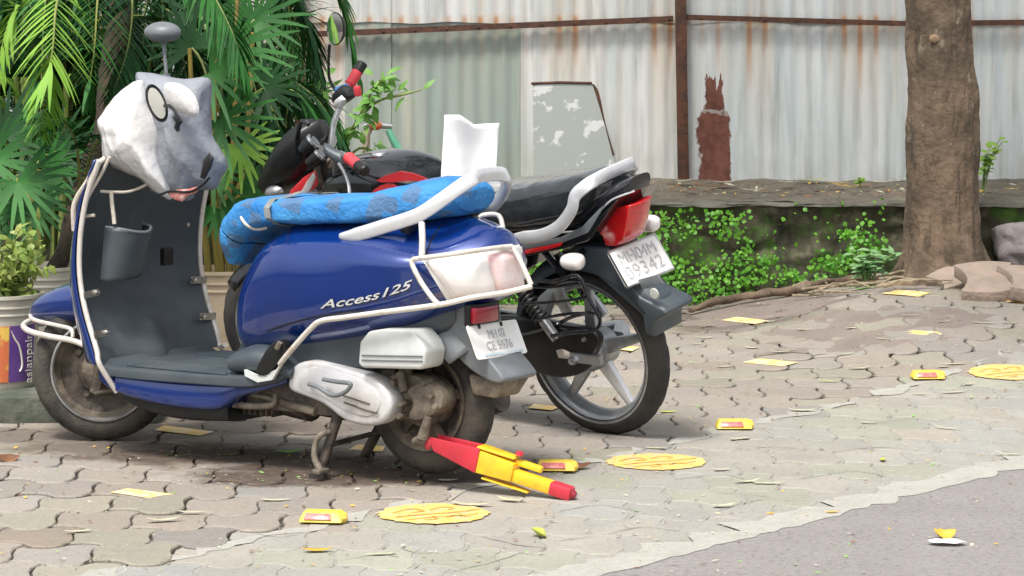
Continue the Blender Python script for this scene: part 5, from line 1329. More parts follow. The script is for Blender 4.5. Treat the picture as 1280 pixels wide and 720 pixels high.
# tail: cowl, lamp, indicators
TC = [(.34, .67, .745, .10, .6), (.22, .675, .775, .115, .6), (.08, .69, .80, .115, .6), (-.04, .70, .815, .105, .6), (-.14, .72, .84, .095, .6), (-.22, .77, .865, .08, .6), (-.27, .835, .878, .055, .7)]
V, F = vloft(TC, 8, 40); tc_ = mk('tail_cowl', V, F, M['gloss'], mc)
tvh = BVHTree.FromPolygons([tuple(v) for v in V], [list(f) for f in F])
def onb(px, py, lift): return onbody(px, py, lift, O, tvh)
tp = [onb(x, y, .003) for x, y in ((752, 262), (765, 250), (780, 243), (792, 238))]; tp = [p for p in tp if p]
if len(tp) > 1: mk('cowl_stripe', *tube(tp, .0035, 6, sm_=4), M['silver'], tc_)
def wedge(name, pix, l, th, m, par, bev=.006, rnd=0): return mk(name, *pslab(O, pix, l, th, rnd), m, par, bev=bev, seg=3)
wedge('side_panel', [(560, 318), (600, 312), (650, 305), (700, 298), (735, 285), (758, 262), (770, 250), (742, 292), (735, 302), (700, 312), (650, 322), (640, 345), (560, 350)], .122, .24, M['gloss'], mc, .01)
wedge('panel_stripe', [(648, 314), (690, 306), (704, 303), (700, 308), (690, 311), (648, 320)], .1245, .004, M['red'], mc, .001)
wedge('panel_stripe', [(650, 306), (700, 297), (728, 283), (748, 262), (757, 255), (735, 291), (704, 303), (650, 313)], .1240, .004, M['slate_l'], mc, .001)
# tail lamp: solid wedge between its two sides
Lp_ = [O.p(*q, .085) for q in ((741, 292), (752, 276), (764, 260), (775, 256), (770, 303), (764, 300), (760, 294))]
Rp_ = []
for v in Lp_: Rp_.append(Vector((v.x-.004, -v.y, v.z)))
tlz = [(-.105, .700), (-.15, .745), (-.20, .786), (-.285, .800), (-.262, .735), (-.236, .680), (-.205, .662), (-.165, .660), (-.155, .695)]
V = []; F = []; n = len(tlz); K = 10
for k in range(K+1):
    u = k/K*2-1; sh_ = 1-.10*abs(u)**3
    for x, z in tlz: V.append((x+.010-.015*(1-u*u), u*.060+.014, z))
for k in range(K):
    for i in range(n): F.append([k*n+i, k*n+(i+1) % n, (k+1)*n+(i+1) % n, (k+1)*n+i])
F += [list(range(n))[::-1], [K*n+i for i in range(n)]]
mk('tail_lamp', V, F, M['red'], mc, bev=.006, seg=3)
for s, (px, py) in ((1, (716, 327)), (-1, (810, 279))):
    c = O.p(px, py, s*.155); c = Vector(c)
    st = mk('indicator', *tube([(c.x+.02, s*.07, c.z+.01), (c.x+.01, s*.13, c.z)], .010, 10), M['black'], mc)
    V, F = loft([(c.x+.045, c.z, .008, .010, .9), (c.x+.03, c.z, .026, .022, .9), (c.x, c.z, .032, .027, .9), (c.x-.028, c.z, .028, .024, .9), (c.x-.038, c.z, .012, .012, .9)], 5, 24, ysh=c.y)
    mk('indicator_lens', V, F, M['lens'], st)
# seat with crinkled plastic over it
V, F = vloft([(.64, .72, .765, .09, .7), (.56, .70, .80, .13, .65), (.44, .69, .818, .145, .6), (.30, .69, .825, .145, .6), (.18, .695, .84, .135, .6), (.04, .71, .865, .125, .6), (-.08, .74, .882, .11, .6), (-.16, .79, .884, .085, .7), (-.19, .83, .865, .05, .8)], 10, 48)
V = [Vector(v) for v in V]
V = [v+Vector((0, 0, .004*mnoise.fractal(Vector((v.x*16, v.y*16, v.z*16)), 1, 2, 4))) for v in V]
st2 = mk('seat', V, F, M['seatgloss'], mc)
# grab rail
hf = [(.175, .155, .690), (.10, .158, .700), (.02, .158, .713), (-.05, .155, .745), (-.105, .15, .80), (-.12, .142, .842), (-.15, .125, .868), (-.170, .10, .882), (-.184, .065, .890), (-.188, .03, .892)]
full = hf+[(p[0], -p[1], p[2]) for p in hf[::-1]]
Q = cr(full, 6); V = []; F = []; N_ = len(Q)
for i, p in enumerate(Q):
    p = Vector(p); t = (Vector(Q[min(i+1, N_-1)])-Vector(Q[max(i-1, 0)])).normalized(); f = min(i, N_-1-i)/(N_/2)
    out = Vector((0, 1 if p.y > 0 else -1, 0)) if abs(p.y) > .1 else Vector((-1, p.y*9, 0)); out.normalize()
    up_ = t.cross(out).normalized(); up_ = up_ if up_.z > 0 or (abs(up_.z) < .3 and up_.x > 0) else -up_
    hw_ = .021*min(1, .5+f*5); tk = .009
    for k in range(10):
        a = 2*PI*k/10; V.append(p+up_*math.copysign(abs(math.cos(a))**.6, math.cos(a))*hw_+out*math.sin(a)*tk)
for i in range(N_-1):
    for k in range(10): F.append([i*10+k, i*10+(k+1) % 10, (i+1)*10+(k+1) % 10, (i+1)*10+k])
F += [list(range(10))[::-1], [(N_-1)*10+k for k in range(10)]]
gr2 = mk('grab_rail', V, F, M['silver'], mc)
mk('rail_mount', *loft([(-.06, .80, .06, .02, .7), (-.10, .845, .075, .022, .7), (-.15, .865, .06, .018, .7), (-.19, .87, .03, .008, .7)], 5, 24), M['gloss'], gr2)
# tank
V, F = loft([(.60, .775, .09, .05, .7), (.66, .80, .13, .075, .7), (.76, .81, .155, .095, .75), (.88, .805, .16, .10, .75), (.99, .79, .14, .09, .8), (1.05, .775, .09, .06, .8)], 8, 44)
tk_ = mk('fuel_tank', V, F, M['gloss'], mc)
kv = BVHTree.FromPolygons([tuple(v) for v in V], [list(f) for f in F])
mk('filler_cap', *lathe([(0, .012), (.03, .01), (.036, 0), (.038, -.01)], 24, 'z', (.84, 0, .903)), M['steel'], tk_)
mk('tank_graphic', *pslab(O, [(470, 226), (500, 214), (530, 222), (545, 232), (520, 226), (490, 228)], .160, .003, 2), M['redpaint'], tk_)
mk('tank_graphic', *pslab(O, [(463, 243), (475, 232), (490, 230), (505, 240), (500, 247), (480, 247)], .158, .004, 2), M['redpaint'], tk_)
# engine, frame, exhaust: behind the scooter but there
mb = MB()
mb.add(tube([(1.06, 0, .76), (.95, 0, .30), (.60, 0, .20)], .02, 10)); mb.add(tube([(.15, 0, .70), (.45, 0, .42), (.60, 0, .20)], .016, 10)); mb.add(tube([(1.06, 0, .74), (.6, 0, .72), (.1, 0, .70)], .02, 10))
for s in (1, -1): mb.add(tube([(.02, s*.09, .56), (.10, s*.10, .66), (.4, s*.1, .69)], .012, 8))
mb.mk('frame', M['gloss'], mc)
mb = MB(); mb.add(box((.68, 0, .29), (.34, .22, .18)))
mb.add(lathe([(0, .14), (.08, .135), (.095, .12), (.10, .0)], 30, 'y', (.62, 0, .29)))
for k in range(9): mb.add(box((.80+.004*k, 0, .41+.018*k), (.15, .16, .006)))
mb.add(box((.82, 0, .47), (.10, .11, .18)))
mb.mk('engine', M['slate_l'], mc, bev=.006)
mk('exhaust', *tube([(.90, -.06, .42), (.96, -.08, .25), (.75, -.13, .17), (.3, -.15, .24), (.02, -.15, .29)], [.018, .018, .02, .045, .04], 18, sm_=5), M['steel'], mc)
mk('side_stand', *tube([(.55, .10, .22), (.50, .20, .11), (.47, .245, .062)], [.012, .011, .010], 10), M['black'], mc)
mk('foot_peg', *tube([(.52, .10, .26), (.52, .24, .26)], .013, 10), M['black'], mc)
# fork, headlamp cowl, bars
st_a = R(36)
def ro(x, y, z): return Vector((1.10+x*math.cos(st_a)-y*math.sin(st_a), x*math.sin(st_a)+y*math.cos(st_a), z))
mb = MB()
for s in (1, -1):
    mb.add(tube([ro(.17, s*.085, .29), ro(.09, s*.085, .60)], .024, 14)); mb.add(tube([ro(.09, s*.085, .58), ro(.0, s*.085, .92)], .016, 12))
mb.add(box(ro(.03, 0, .80), (.05, .20, .03), Matrix.Rotation(st_a, 4, 'Z'))); mb.add(box(ro(.0, 0, .92), (.06, .20, .025), Matrix.Rotation(st_a, 4, 'Z')))
mb.mk('front_fork', M['steel'], mc, bev=.003)
V, F = arch(R(40), R(170), .31, .06, 24, cx=0, cz=0, dep=.04); 
V = [ro(.17+v[0], v[1], .29+v[2]) for v in V]; fm2 = mk('front_mudguard', V, F, M['gloss'], mc, recalc=False); solid(fm2, .004)
# headlamp cowl: traced silhouette turned into a rounded shell
CW = [(398, 152), (384, 149), (375, 153), (362, 168), (350, 188), (340, 210), (333, 228), (338, 240), (352, 243), (368, 238), (388, 226), (402, 205), (405, 180)]
P = [O.p(x, y, .02) for x, y in CW]; P = [Vector(q) for q in cr(P, 3, True)]
V, F = pillow(P, (0, 1, 0), .24, 8, .5); cowl = mk('headlamp_cowl', V, F, M['black'], mc)
P = [O.p(x, y, .13) for x, y in ((372, 160), (378, 150), (384, 153), (392, 168), (398, 190), (398, 205), (388, 205), (376, 192))]
mk('windscreen_rim', *tube([O.p(x, y, .115) for x, y in ((374, 206), (372, 190), (372, 170), (377, 152), (386, 156))], .008, 8, sm_=5), M['gloss'], cowl)
for (px, py, rr) in ((391, 178, .030), (399, 194, .026)):
    c = O.p(px, py, .13); g_ = lathe([(0, .01), (rr*.8, .01), (rr, .006), (rr, -.02), (rr*.7, -.05)], 28, 'x', (0, 0, 0))
    Mr = Matrix.Translation(c) @ Matrix.Rotation(R(215), 4, 'Z') @ Matrix.Rotation(R(-35), 4, 'Y')
    dd = mk('gauge', [Mr @ Vector(v) for v in g_[0]], g_[1], M['black'], cowl); mk('gauge_ring', [Mr @ Vector(v) for v in lathe([(rr*.8, .011), (rr*1.02, .008), (rr*1.03, .0)], 28, 'x')[0]], lathe([(rr*.8, .011), (rr*1.02, .008), (rr*1.03, .0)], 28, 'x')[1], M['steel'], dd)
    g_ = lathe([(0, .012), (rr*.72, .012)], 24, 'x', (0, 0, 0)); mk('gauge_face', [Mr @ Vector(v) for v in g_[0]], g_[1], M['gloss'], dd)
mk('clutch_housing', *pillow([O.p(x, y, .15) for x, y in ((405, 178), (415, 185), (432, 195), (440, 205), (430, 212), (418, 200), (404, 190))], (0, 1, 0), .04, 4), M['slate'], cowl)
# shroud beneath: red and white
wedge('fork_shroud', [(356, 250), (362, 238), (378, 222), (392, 213), (397, 218), (398, 230), (385, 242), (372, 256)], .12, .05, M['redpaint'], cowl, .008)
wedge('shroud_insert', [(372, 246), (384, 225), (391, 216), (394, 222), (388, 236), (378, 248)], .125, .02, M['silver'], cowl, .004)
mk('front_indicator', *pillow([O.p(343+11*math.cos(a/10*2*PI), 240+9*math.sin(a/10*2*PI), .12) for a in range(10)], (0, 1, 0), .05, 4), M['alloy'], cowl)
# handlebar, pixel-traced ends with their own lateral distance
gi, go = O.p(434, 196, .20), O.p(457, 214, .27)
fi, fo = O.p(436, 108, -.26), O.p(454, 78, -.33)
bc = O.p(421, 186, .02)
mb = MB(); mb.add(tube([gi, O.p(425, 192, .12), O.p(414, 190, .05), O.p(416, 160, -.06), O.p(423, 138, -.16), fi], .011, 10, sm_=5)); hb2 = mb.mk('handlebar', M['steel'], mc)
def grip(a, b):
    mk('grip', *tube([a, a.lerp(b, .12), a.lerp(b, .14), a.lerp(b, .62), a.lerp(b, .63)], [.014, .022, .019, .019, .019], 14), M['redgrip'], hb2)
    mk('grip_end', *tube([a.lerp(b, .62), a.lerp(b, .96), b], [.0195, .0195, .014], 14), M['black'], hb2)
grip(gi, go); grip(fi, fo)
c = O.p(428, 121, -.21); mk('switch_gear', *pillow([O.p(x, y, -.21) for x, y in ((418, 116), (428, 106), (440, 108), (446, 118), (438, 126), (428, 132), (418, 128))], (.3, 1, 0), .06, 4), M['black'], hb2)
mk('brake_reservoir', *pillow([O.p(x, y, -.22) for x, y in ((420, 118), (420, 108), (434, 104), (436, 114), (428, 122))], (.3, 1, .2), .035, 3), mat('blue_tinted_cap', (.08, .2, .5), .15, coat=1), hb2)
mk('brake_reservoir_cap', *pillow([O.p(x, y, -.17) for x, y in ((417, 135), (420, 124), (427, 119), (432, 124), (430, 133), (422, 137))], (.2, 1, .2), .03, 3), M['silver'], hb2)
mk('switch_button', *box(O.p(447, 114, -.2), (.02, .02, .035)), M['redgrip'], hb2, bev=.003)
mk('lever', *tube([O.p(x, y, l) for x, y, l in ((424, 205, .17), (430, 215, .2), (436, 232, .25), (437, 247, .27))], [.007, .006, .006, .007], 8, sm_=4), M['steel'], hb2)
mk('cable', *tube([O.p(x, y, l) for x, y, l in ((413, 190, .1), (402, 208, .13), (408, 232, .12), (420, 250, .10))], .006, 8, sm_=5), M['black'], mc)
mk('cable', *tube([O.p(x, y, l) for x, y, l in ((421, 192, .12), (417, 215, .13), (424, 238, .12), (436, 250, .10))], .005, 8, sm_=5), M['steel'], mc)
mk('yoke_cluster', *pillow([O.p(x, y, .06) for x, y in ((400, 200), (412, 188), (430, 192), (436, 208), (428, 226), (414, 240), (400, 240), (394, 222))], (0, 1, 0), .12, 4), M['dirtdark'], mc, sharp=25)
# mirrors
ms = O.p(425, 120, -.22); mt = O.p(411, 72, -.22)
mr_ = mk('mirror', *tube([ms, O.p(414, 104, -.22), O.p(411, 92, -.22), mt, O.p(412, 56, -.22)], [.007, .006, .005, .005, .006], 8, sm_=4), M['black'], mc)
c = O.p(419.5, 36, -.22); nf = (O.I.to_3x3() @ Vector((-.74, -.67, .0))).normalized()
P = [raypl(O, 419.5+11*math.cos(a)*1.0, 36+21*math.sin(a), c, nf) for a in [2*PI*k/28 for k in range(28)]]
V, F = pillow(P, nf, .03, 5, .5, back=.0); 
V, F = pillow(P, -nf, .05, 6, .5, back=.002); mk('mirror_shell', V, F, M['black'], mr_)
mk('mirror_glass', *pillow([c+(p-c)*.93+nf*.003 for p in P], nf, .002, 3), M['glass'], mr_)
# ------------------------------------------------------------------ wheel clamp
wa = S.M @ S.p(540, 553, .115); wb = G(717, 612, .03)
ax = (wb-wa).normalized(); L0 = (wb-wa).length
cl = empty('wheel_clamp', basis(wa, ax, Vector((0, 0, 1)).cross(ax)), 'red and yellow steel wheel clamp locked through the scooter rear wheel', 'wheel clamp')
def cbar(a, b, w, h, m, name, w2=None, h2=None, y=0, z=0, par=cl, bev=.004): return mk(name, *bar((a*L0, y, z), (b*L0, y, z), w, h, w2=w2, h2=h2), m, par, bev=bev)
# flared red channel: two walls and a floor
mb = MB(); e = .36
mb.add(slab([(0, -.026, .020), (e*L0, -.034, .036), (e*L0, -.034, -.036), (.02, -.026, -.016)], (0, .007, 0)))
mb.add(slab([(0, .026, .022), (e*L0, .034, .036), (e*L0, .034, -.036), (.02, .026, -.016)], (0, -.007, 0)))
mb.add(slab([(.02, -.025, -.014), (e*L0, -.033, -.034), (e*L0, .033, -.034), (.02, .025, -.014)], (0, 0, .006)))
mb.mk('jaw_channel', M['clamp_red'], cl, bev=.002)
mk('jaw_tip', *pillow([(-.012+.0*k, 0, 0) if 0 else (.0+.012*math.cos(k/12*2*PI), -.022+0*k, .0+.02*math.sin(k/12*2*PI)) for k in range(12)], (0, 1, 0), .014, 3), M['clamp_red'], cl)
cbar(.33, .60, .060, .066, M['clamp_yellow'], 'lock_box', w2=.052, h2=.054, z=-.004)
cbar(.33, .59, .054, .008, M['clamp_yellow'], 'lock_box_lid', z=.035, w2=.04)
cbar(.56, .86, .036, .036, M['clamp_yellow'], 'arm', z=-.014)
cbar(.58, .76, .026, .018, M['clamp_yellow'], 'arm_guard', y=.012, z=.022, w2=.018)
cbar(.40, .72, .05, .006, M['clamp_yellow'], 'base_strap', z=-.047, w2=.034)
cbar(.85, 1.0, .040, .040, M['clamp_red'], 'end_cap', z=-.014, bev=.008)
mk('padlock', *lathe([(0, .012), (.010, .010), (.012, 0)], 14, 'z', (.60*L0, 0, .045)), M['clamp_red'], cl)
mk('end_bolt', *lathe([(0, .012), (.010, .010), (.014, 0)], 14, 'x', (1.0*L0, 0, -.014)), M['darkred'], cl)

# ------------------------------------------------------------------ bags over the handlebar
def wrinkle(V, amp, fr_, seed=0):
    V = [Vector((v[0], v[1], v[2])) for v in V]
    out = []
    for v in V:
        v = Vector(v); n1 = mnoise.fractal(Vector(((v.x+v.z*.25)*fr_, v.y*fr_, v.z*fr_*.22+seed)), 1, 2, 5); n2 = 1-2*abs(mnoise.noise(Vector(((v.x-v.z*.35)*fr_*1.7+seed, v.y*fr_*1.7, v.z*fr_*.35))))**.7
        out.append(v+Vector((n1*.5, n1+n2*.6, n1*.2))*amp)
    return out
def bag(name, pix, l, th, m, label, cat, amp, fr_, seed, rings=34, rnd=4):
    P = [S.p(x, y, l) for x, y in pix]; P = [Vector(q) for q in cr(P, 8, True)]
    # outline follows a plane facing the camera side; dome it along the view-facing normal
    nrm = (S.I.to_3x3() @ Vector((-.1, -1, .12))).normalized(); c = sum(P, Vector())/len(P)
    P = [p-nrm*(p-c).dot(nrm)*.9 for p in P]
    V, F = pillow(P, nrm, th, rings, .55)
    cc = S.M @ c
    o = mk(name, [S.M @ v - cc for v in wrinkle(V, amp, fr_, seed)], F, m, None, recalc=True, sharp=80); o.location = cc
    return tag(o, label, cat)
gb_ = bag('raincoat', [(176, 96), (190, 92), (208, 95), (230, 98), (257, 97), (258, 130), (261, 165), (270, 185), (280, 206), (271, 222), (264, 236), (247, 238), (238, 251), (220, 247), (208, 236), (196, 205), (190, 160), (182, 128)], .0, .20, M['cloth_grey'],
    'grey folded raincoat hung over the scooter handlebar, beside the white bag', 'raincoat', .011, 11, 3)
wb_ = bag('plastic_bag', [(174, 98), (160, 106), (146, 122), (136, 142), (131, 158), (134, 172), (136, 190), (140, 206), (156, 214), (172, 222), (188, 234), (206, 248), (212, 246), (206, 222), (200, 196), (196, 160), (186, 128), (180, 106)], .10, .20, M['poly_white'],
    'white polythene bag tied round the scooter handlebar', 'plastic bag', .011, 11, 8)
# red print at the foot of the grey coat
P = [S.p(x, y, .165) for x, y in ((209, 240), (222, 237), (236, 236), (248, 233), (247, 240), (236, 244), (228, 252), (220, 250), (212, 246))]
V, F = pillow(P, (S.I.to_3x3() @ Vector((-.1, -1, .1))).normalized(), .012, 4)
mk('red_print', [S.M @ v - gb_.location for v in V], F, mat('faded_red_print', (.42, .09, .07), .7, col2=(.5, .35, .32), scale=60, amt=.9), gb_)
for pts, r_ in (([(188, 238), (200, 243), (212, 239), (236, 240), (252, 232), (262, 222)], .004),):
    mk('hem', [S.M @ v - gb_.location for v in tube([S.p(x, y, .17) for x, y in pts], r_, 6, sm_=4)[0]], tube([S.p(x, y, .17) for x, y in pts], r_, 6, sm_=4)[1], M['gloss'], gb_)
P = [S.p(x, y, .17) for x, y in ((254, 200), (262, 190), (268, 196), (264, 210), (256, 224), (250, 222))]  # black handlebar grip end, modelled as a lump on the coat
V, F = pillow(P, (S.I.to_3x3() @ Vector((-.1, -1, .1))).normalized(), .02, 4); mk('grip_stub', [S.M @ v - gb_.location for v in V], F, M['black'], gb_)
# pale oval panel on the coat
P = [S.p(x, y, .13) for x, y in ((206, 105), (222, 104), (236, 111), (246, 124), (249, 140), (244, 147), (232, 144), (216, 136), (206, 122))]; P = [Vector(q) for q in cr(P, 4, True)]
V, F = pillow(P, (S.I.to_3x3() @ Vector((-.1, -1, .12))).normalized(), .05, 6); mk('mirror_cover', [S.M @ v - gb_.location for v in V], F, M['poly_white'], gb_)
# near mirror of the scooter, tilted in front of the bags
nf = (S.I.to_3x3() @ Vector((.15, -1, .1))).normalized(); lm = .205
P = [S.p(196+11.5*math.cos(a)+6*math.sin(a), 129+22*math.sin(a)+1*math.cos(a), lm) for a in [2*PI*k/32 for k in range(32)]]; c = sum(P, Vector())/32; P = [p-nf*(p-c).dot(nf) for p in P]
mn = mk('mirror', *tube([S.p(206, 132, lm-.01), S.p(212, 133, lm-.005), S.p(219, 139, lm), S.p(222, 150, lm), S.p(223, 162, lm-.05)], .006, 8, sm_=4), M['gloss'], sc)
mk('mirror_shell', *pillow(P, -nf, .07, 6, .5, back=.002), M['black'], mn)
M['glass_dull'] = mat('dusty_mirror_glass', (.50, .48, .42), .35, .3, col2=(.42, .42, .38), scale=20, amt=.8)
mk('mirror_glass', *pillow([c+(p-c)*.87+nf*.003 for p in P], nf, .003, 3), M['glass_dull'], mn)
mk('mirror_frame', *tube(P, .004, 6, closed=True), M['gloss'], mn)
mk('lever_knob', *pillow([S.p(x, y, lm+.01) for x, y in ((215, 146), (224, 144), (229, 152), (224, 158), (222, 166), (217, 160), (219, 153))], nf, .02, 3), M['black'], mn)
# cords round the shield
def cord(name, pts, r_, label):
    q = [S.M @ S.p(x, y, l) for x, y, l in pts]; c = q[0]
    V, F = tube([p-c for p in q], r_, 8, sm_=6); o = mk(name, V, F, M['rope'], None); o.location = c; return tag(o, label, 'cord', None)
cord('cord', [(131, 198, .24), (122, 206, .26), (110, 226, .27), (97, 246, .27), (92, 262, .27), (93, 288, .26)], .0085, 'pale cord looped outside the left edge of the scooter leg shield')
cord('cord', [(137, 196, .25), (128, 215, .255), (112, 243, .265), (101, 268, .26), (118, 269, .25)], .0055, 'thin pale strap hanging from the white bag over the shield edge')
cord('cord', [(126, 239, .235), (140, 240, .19), (158, 240, .15), (172, 236, .11), (186, 229, .09)], .0045, 'short pale string stretched across the top of the inner leg shield')
cord('cord', [(139, 240, .2), (140, 255, .2), (142, 270, .2), (143, 280, .2)], .0065, 'knotted string end hanging down above the scooter glove pocket')

# white board on the motorcycle seat
a = O.p(552, 230, .05); 
bpix = [(550, 215), (551, 200), (556, 143), (575, 143), (590, 155), (603, 157), (624, 154), (623, 190), (620, 219), (618, 232), (552, 232)]
Yb = (O.M @ a).y+.05; c = W(585, 231, Yb)
bc_ = []
nu = 14
def bend(x): return .035*math.sin((x-c.x)*16)+.012*math.sin((x-c.x)*43)
P = [W(x, y, Yb)-c for x, y in bpix]
V = []; F = []
# fill as a strip grid between left/right edges for a gentle curl
def edge_l(t): y = 143+89*t; return 556-(556-550)*min(1, t*1.2), y
def topy(px): return 143 if px < 575 else (143+(px-575)*.75 if px < 592 else 156-(px-592)*.06)
def bfn(u, v):
    px = (556-5*v)*(1-u)+(624-5*v)*u; ty = topy(px); py = ty+(232-ty)*v
    p = W(px, py, Yb)-c; return (p.x, bend(p.x+c.x)+.01*math.sin(v*4), p.z)
V, F = grid(bfn, 26, 12); bo = mk('paper_board', V, F, M['sheet_white'], None, recalc=False); solid(bo, .003); bo.location = c
tag(bo, 'white bent sheet of board standing on the motorcycle seat', 'board')

# ------------------------------------------------------------------ standpipe tap with green hose
Yt = 13.2; base = W(457, 245, Yt); 
tp_ = empty('standpipe_tap', base, 'tan standpipe with red-handled tap and green hose end in front of the fence', 'water tap')
M['tan'] = mat('tan_pipe', (.42, .34, .25), .6, col2=(.3, .25, .18), scale=14, amt=.7); M['hose'] = mat('green_hose', (.12, .42, .28), .45, col2=(.2, .5, .36), scale=12, amt=.6)
def tw(px, py, y=0): return W(px, py, Yt+y)-base
mk('pipe', *tube([tw(458, 300), tw(458, 245), tw(457, 200), tw(458, 168), tw(462, 160)], .018, 12), M['tan'], tp_)
mk('tap_body', *tube([tw(454, 160), tw(466, 155), tw(478, 157), tw(490, 158)], [.014, .020, .016, .012], 12, sm_=3), M['steel'], tp_)
mk('tap_handle', *pillow([tw(470+8*math.cos(a), 157+6*math.sin(a), -.03) for a in [2*PI*k/10 for k in range(10)]], (0, -1, 0), .04, 4), mat('orange_red_handle', (.6, .1, .04), .4), tp_)
mk('hose', *tube([tw(485, 162), tw(493, 178), tw(502, 192), tw(508, 200)], [.015, .018, .019, .019], 12, sm_=3), M['hose'], tp_)

# ------------------------------------------------------------------ reflective road studs
def stud():
    o = empty('road_stud', Vector((0, 0, 0)), 'stud', 'road stud', 'yellow reflective studs along the paving edge')
    V = []; 
    for x, y, z in ((-.06, -.045, 0), (.06, -.045, 0), (.06, .045, 0), (-.06, .045, 0), (-.05, -.022, .026), (.05, -.022, .026), (.05, .022, .026), (-.05, .022, .026)): V.append((x, y, z))
    mk('body', V, [[3, 2, 1, 0], [4, 5, 6, 7], [0, 1, 5, 4], [1, 2, 6, 5], [2, 3, 7, 6], [3, 0, 4, 7]], M['stud_y'], o, bev=.005, seg=3)
    rq = [(-.045, -.0415, .007), (.030, -.0415, .007), (.026, -.0285, .022), (-.041, -.0285, .022)]
    mk('reflector', *slab(rq, (0, -.003, .0018)), M['stud_r'], o, bev=.001)
    mk('lug', *pillow([(.052+.016*math.cos(k/10*2*PI), .0+.024*math.sin(k/10*2*PI), .008) for k in range(10)], (0, 0, 1), .034, 4), M['stud_y'], o)
    return o
s0 = stud()
for i, (px, py, rz, lb) in enumerate(((404, 650, -8, 'yellow stud with red reflector left of the nearer yellow circle'), (695, 586, -3, 'yellow stud beside the free end of the wheel clamp, next to a brown leaf'),
        (917, 534, 0, 'yellow stud with red reflector right of the motorcycle wheel at the paving edge'), (1159, 472, 3, 'farthest yellow stud, left of the cut-off yellow circle'))):
    o = s0 if i == 0 else copy_tree(s0); o['label'] = lb; o.location = G(px, py, .006); o.rotation_euler.z = R(rz)

# ------------------------------------------------------------------ fallen leaves
def leaf_mat(n, c, c2): return mat(n, c, .55, col2=c2, scale=14, amt=.8, trans=.15)
LM = {'pale': leaf_mat('pale_dry_leaf', (.58, .56, .42), (.45, .42, .28)), 'yellow': leaf_mat('yellow_leaf', (.72, .45, .05), (.5, .32, .06)), 'green': leaf_mat('fresh_green_leaf', (.22, .5, .08), (.3, .55, .15)),
      'brown': leaf_mat('brown_leaf', (.16, .07, .035), (.3, .15, .07)), 'lime': leaf_mat('lime_leaf', (.5, .58, .1), (.55, .5, .12))}
def leafmesh(l, w, curl, seed):
    r = random.Random(seed); mb = MB(); V = []; n = 8; rows_ = 5
    for i in range(n+1):
        t = i/n; ww = w*.5*max(.03, math.sin(PI*t**.85)**.8)*(1+.15*r.uniform(-1, 1)); 
        for j in range(rows_):
            s = j/(rows_-1)*2-1
            V.append((l*(t-.5), ww*s+.1*w*math.sin(t*3), curl*l*(t-.5)**2*1.3+.12*ww*abs(s)*(.4+curl*2)))
    F = [[i*rows_+j, (i+1)*rows_+j, (i+1)*rows_+j+1, i*rows_+j+1] for i in range(n) for j in range(rows_-1)]
    return V, F
def leaf(px, py, l, w, col, rz, curl=.2, label=None, group=None, tilt=0):
    V, F = leafmesh(l, w, curl, px*7+py); o = mk('fallen_leaf', V, F, LM[col], None, recalc=False); solid(o, .0008)
    g = G(px, py, .0045); o.location = g; o.rotation_euler = (R(tilt), 0, R(rz)); tag(o, label, 'leaf', group); return o
leaf(361, 565, .085, .04, 'green', 25, .3, 'bright green leaf on the pavers left of the centre stand')
leaf(10, 575, .075, .05, 'brown', 30, .5, 'rusty brown and yellow curled leaf at the left end of the paving', tilt=20)
leaf(674, 669, .05, .05, 'lime', 80, .9, 'small cupped yellow-green leaf on the cement below the wheel clamp', tilt=30)
leaf(397, 688, .08, .03, 'yellow', 5, .3, 'cream leaf with a brown underside on the near cement left of the yellow circle')
leaf(590, 631, .12, .035, 'pale', -8, .25, 'long pale leaf just behind the nearer yellow circle')
leaf(702, 616, .10, .03, 'lime', -15, .2, 'yellow-green leaf under the free end of the wheel clamp')
leaf(724, 584, .07, .04, 'brown', 10, .7, 'curled brown leaf beside the stud at the clamp end', tilt=15)
leaf(835, 515, .06, .03, 'lime', 10, .3, 'lime green leaf on the pavers right of the motorcycle wheel')
leaf(1003, 513, .10, .035, 'pale', -5, .25, 'pale grey-green leaf on the paving edge between the two right studs')
leaf(1037, 476, .085, .015, 'lime', -5, .2, 'thin yellow-green blade on the pavers left of the farthest stud')
leaf(1180, 672, .07, .05, 'yellow', 35, .9, 'ochre curled leaf behind the white wrapper on the road', tilt=25)
leaf(1104, 575, .045, .02, 'lime', 80, .4, 'small yellow leaf on the cement near the right side')
leaf(1076, 361, .13, .03, 'green', 12, .3, 'fresh green leaf by the weed at the foot of the low wall')
leaf(1040, 640, .04, .015, 'yellow', 5, .2, 'small ochre leaf at the road edge')
leaf(585, 561, .06, .02, 'pale', 0, .2, 'pale leaf on the paving behind the scooter rear wheel')
grp = 'small pale fallen leaves'
r = random.Random(21)
for (px, py) in [(1005, 412), (1066, 410), (1107, 424), (1140, 394), (1180, 402), (1230, 404), (1262, 404), (940, 435), (975, 440), (1025, 442), (1055, 443), (1075, 460), (1180, 458), (1190, 455), (905, 458), (870, 430), (880, 422),
                 (960, 402), (985, 438), (820, 560), (902, 587), (935, 602), (905, 632), (960, 604), (1185, 535), (1192, 490), (1150, 492), (1210, 480), (1262, 568), (655, 612), (205, 650), (98, 664), (478, 692), (640, 625), (345, 625), (925, 548), (1085, 528), (560, 600), (240, 640)]:
    leaf(px, py, r.uniform(.05, .11), r.uniform(.012, .03), 'pale', r.uniform(-25, 25), r.uniform(.1, .4), 'small narrow pale leaf lying flat on the ground among others', grp)
grp = 'leaves along the top of the low wall'
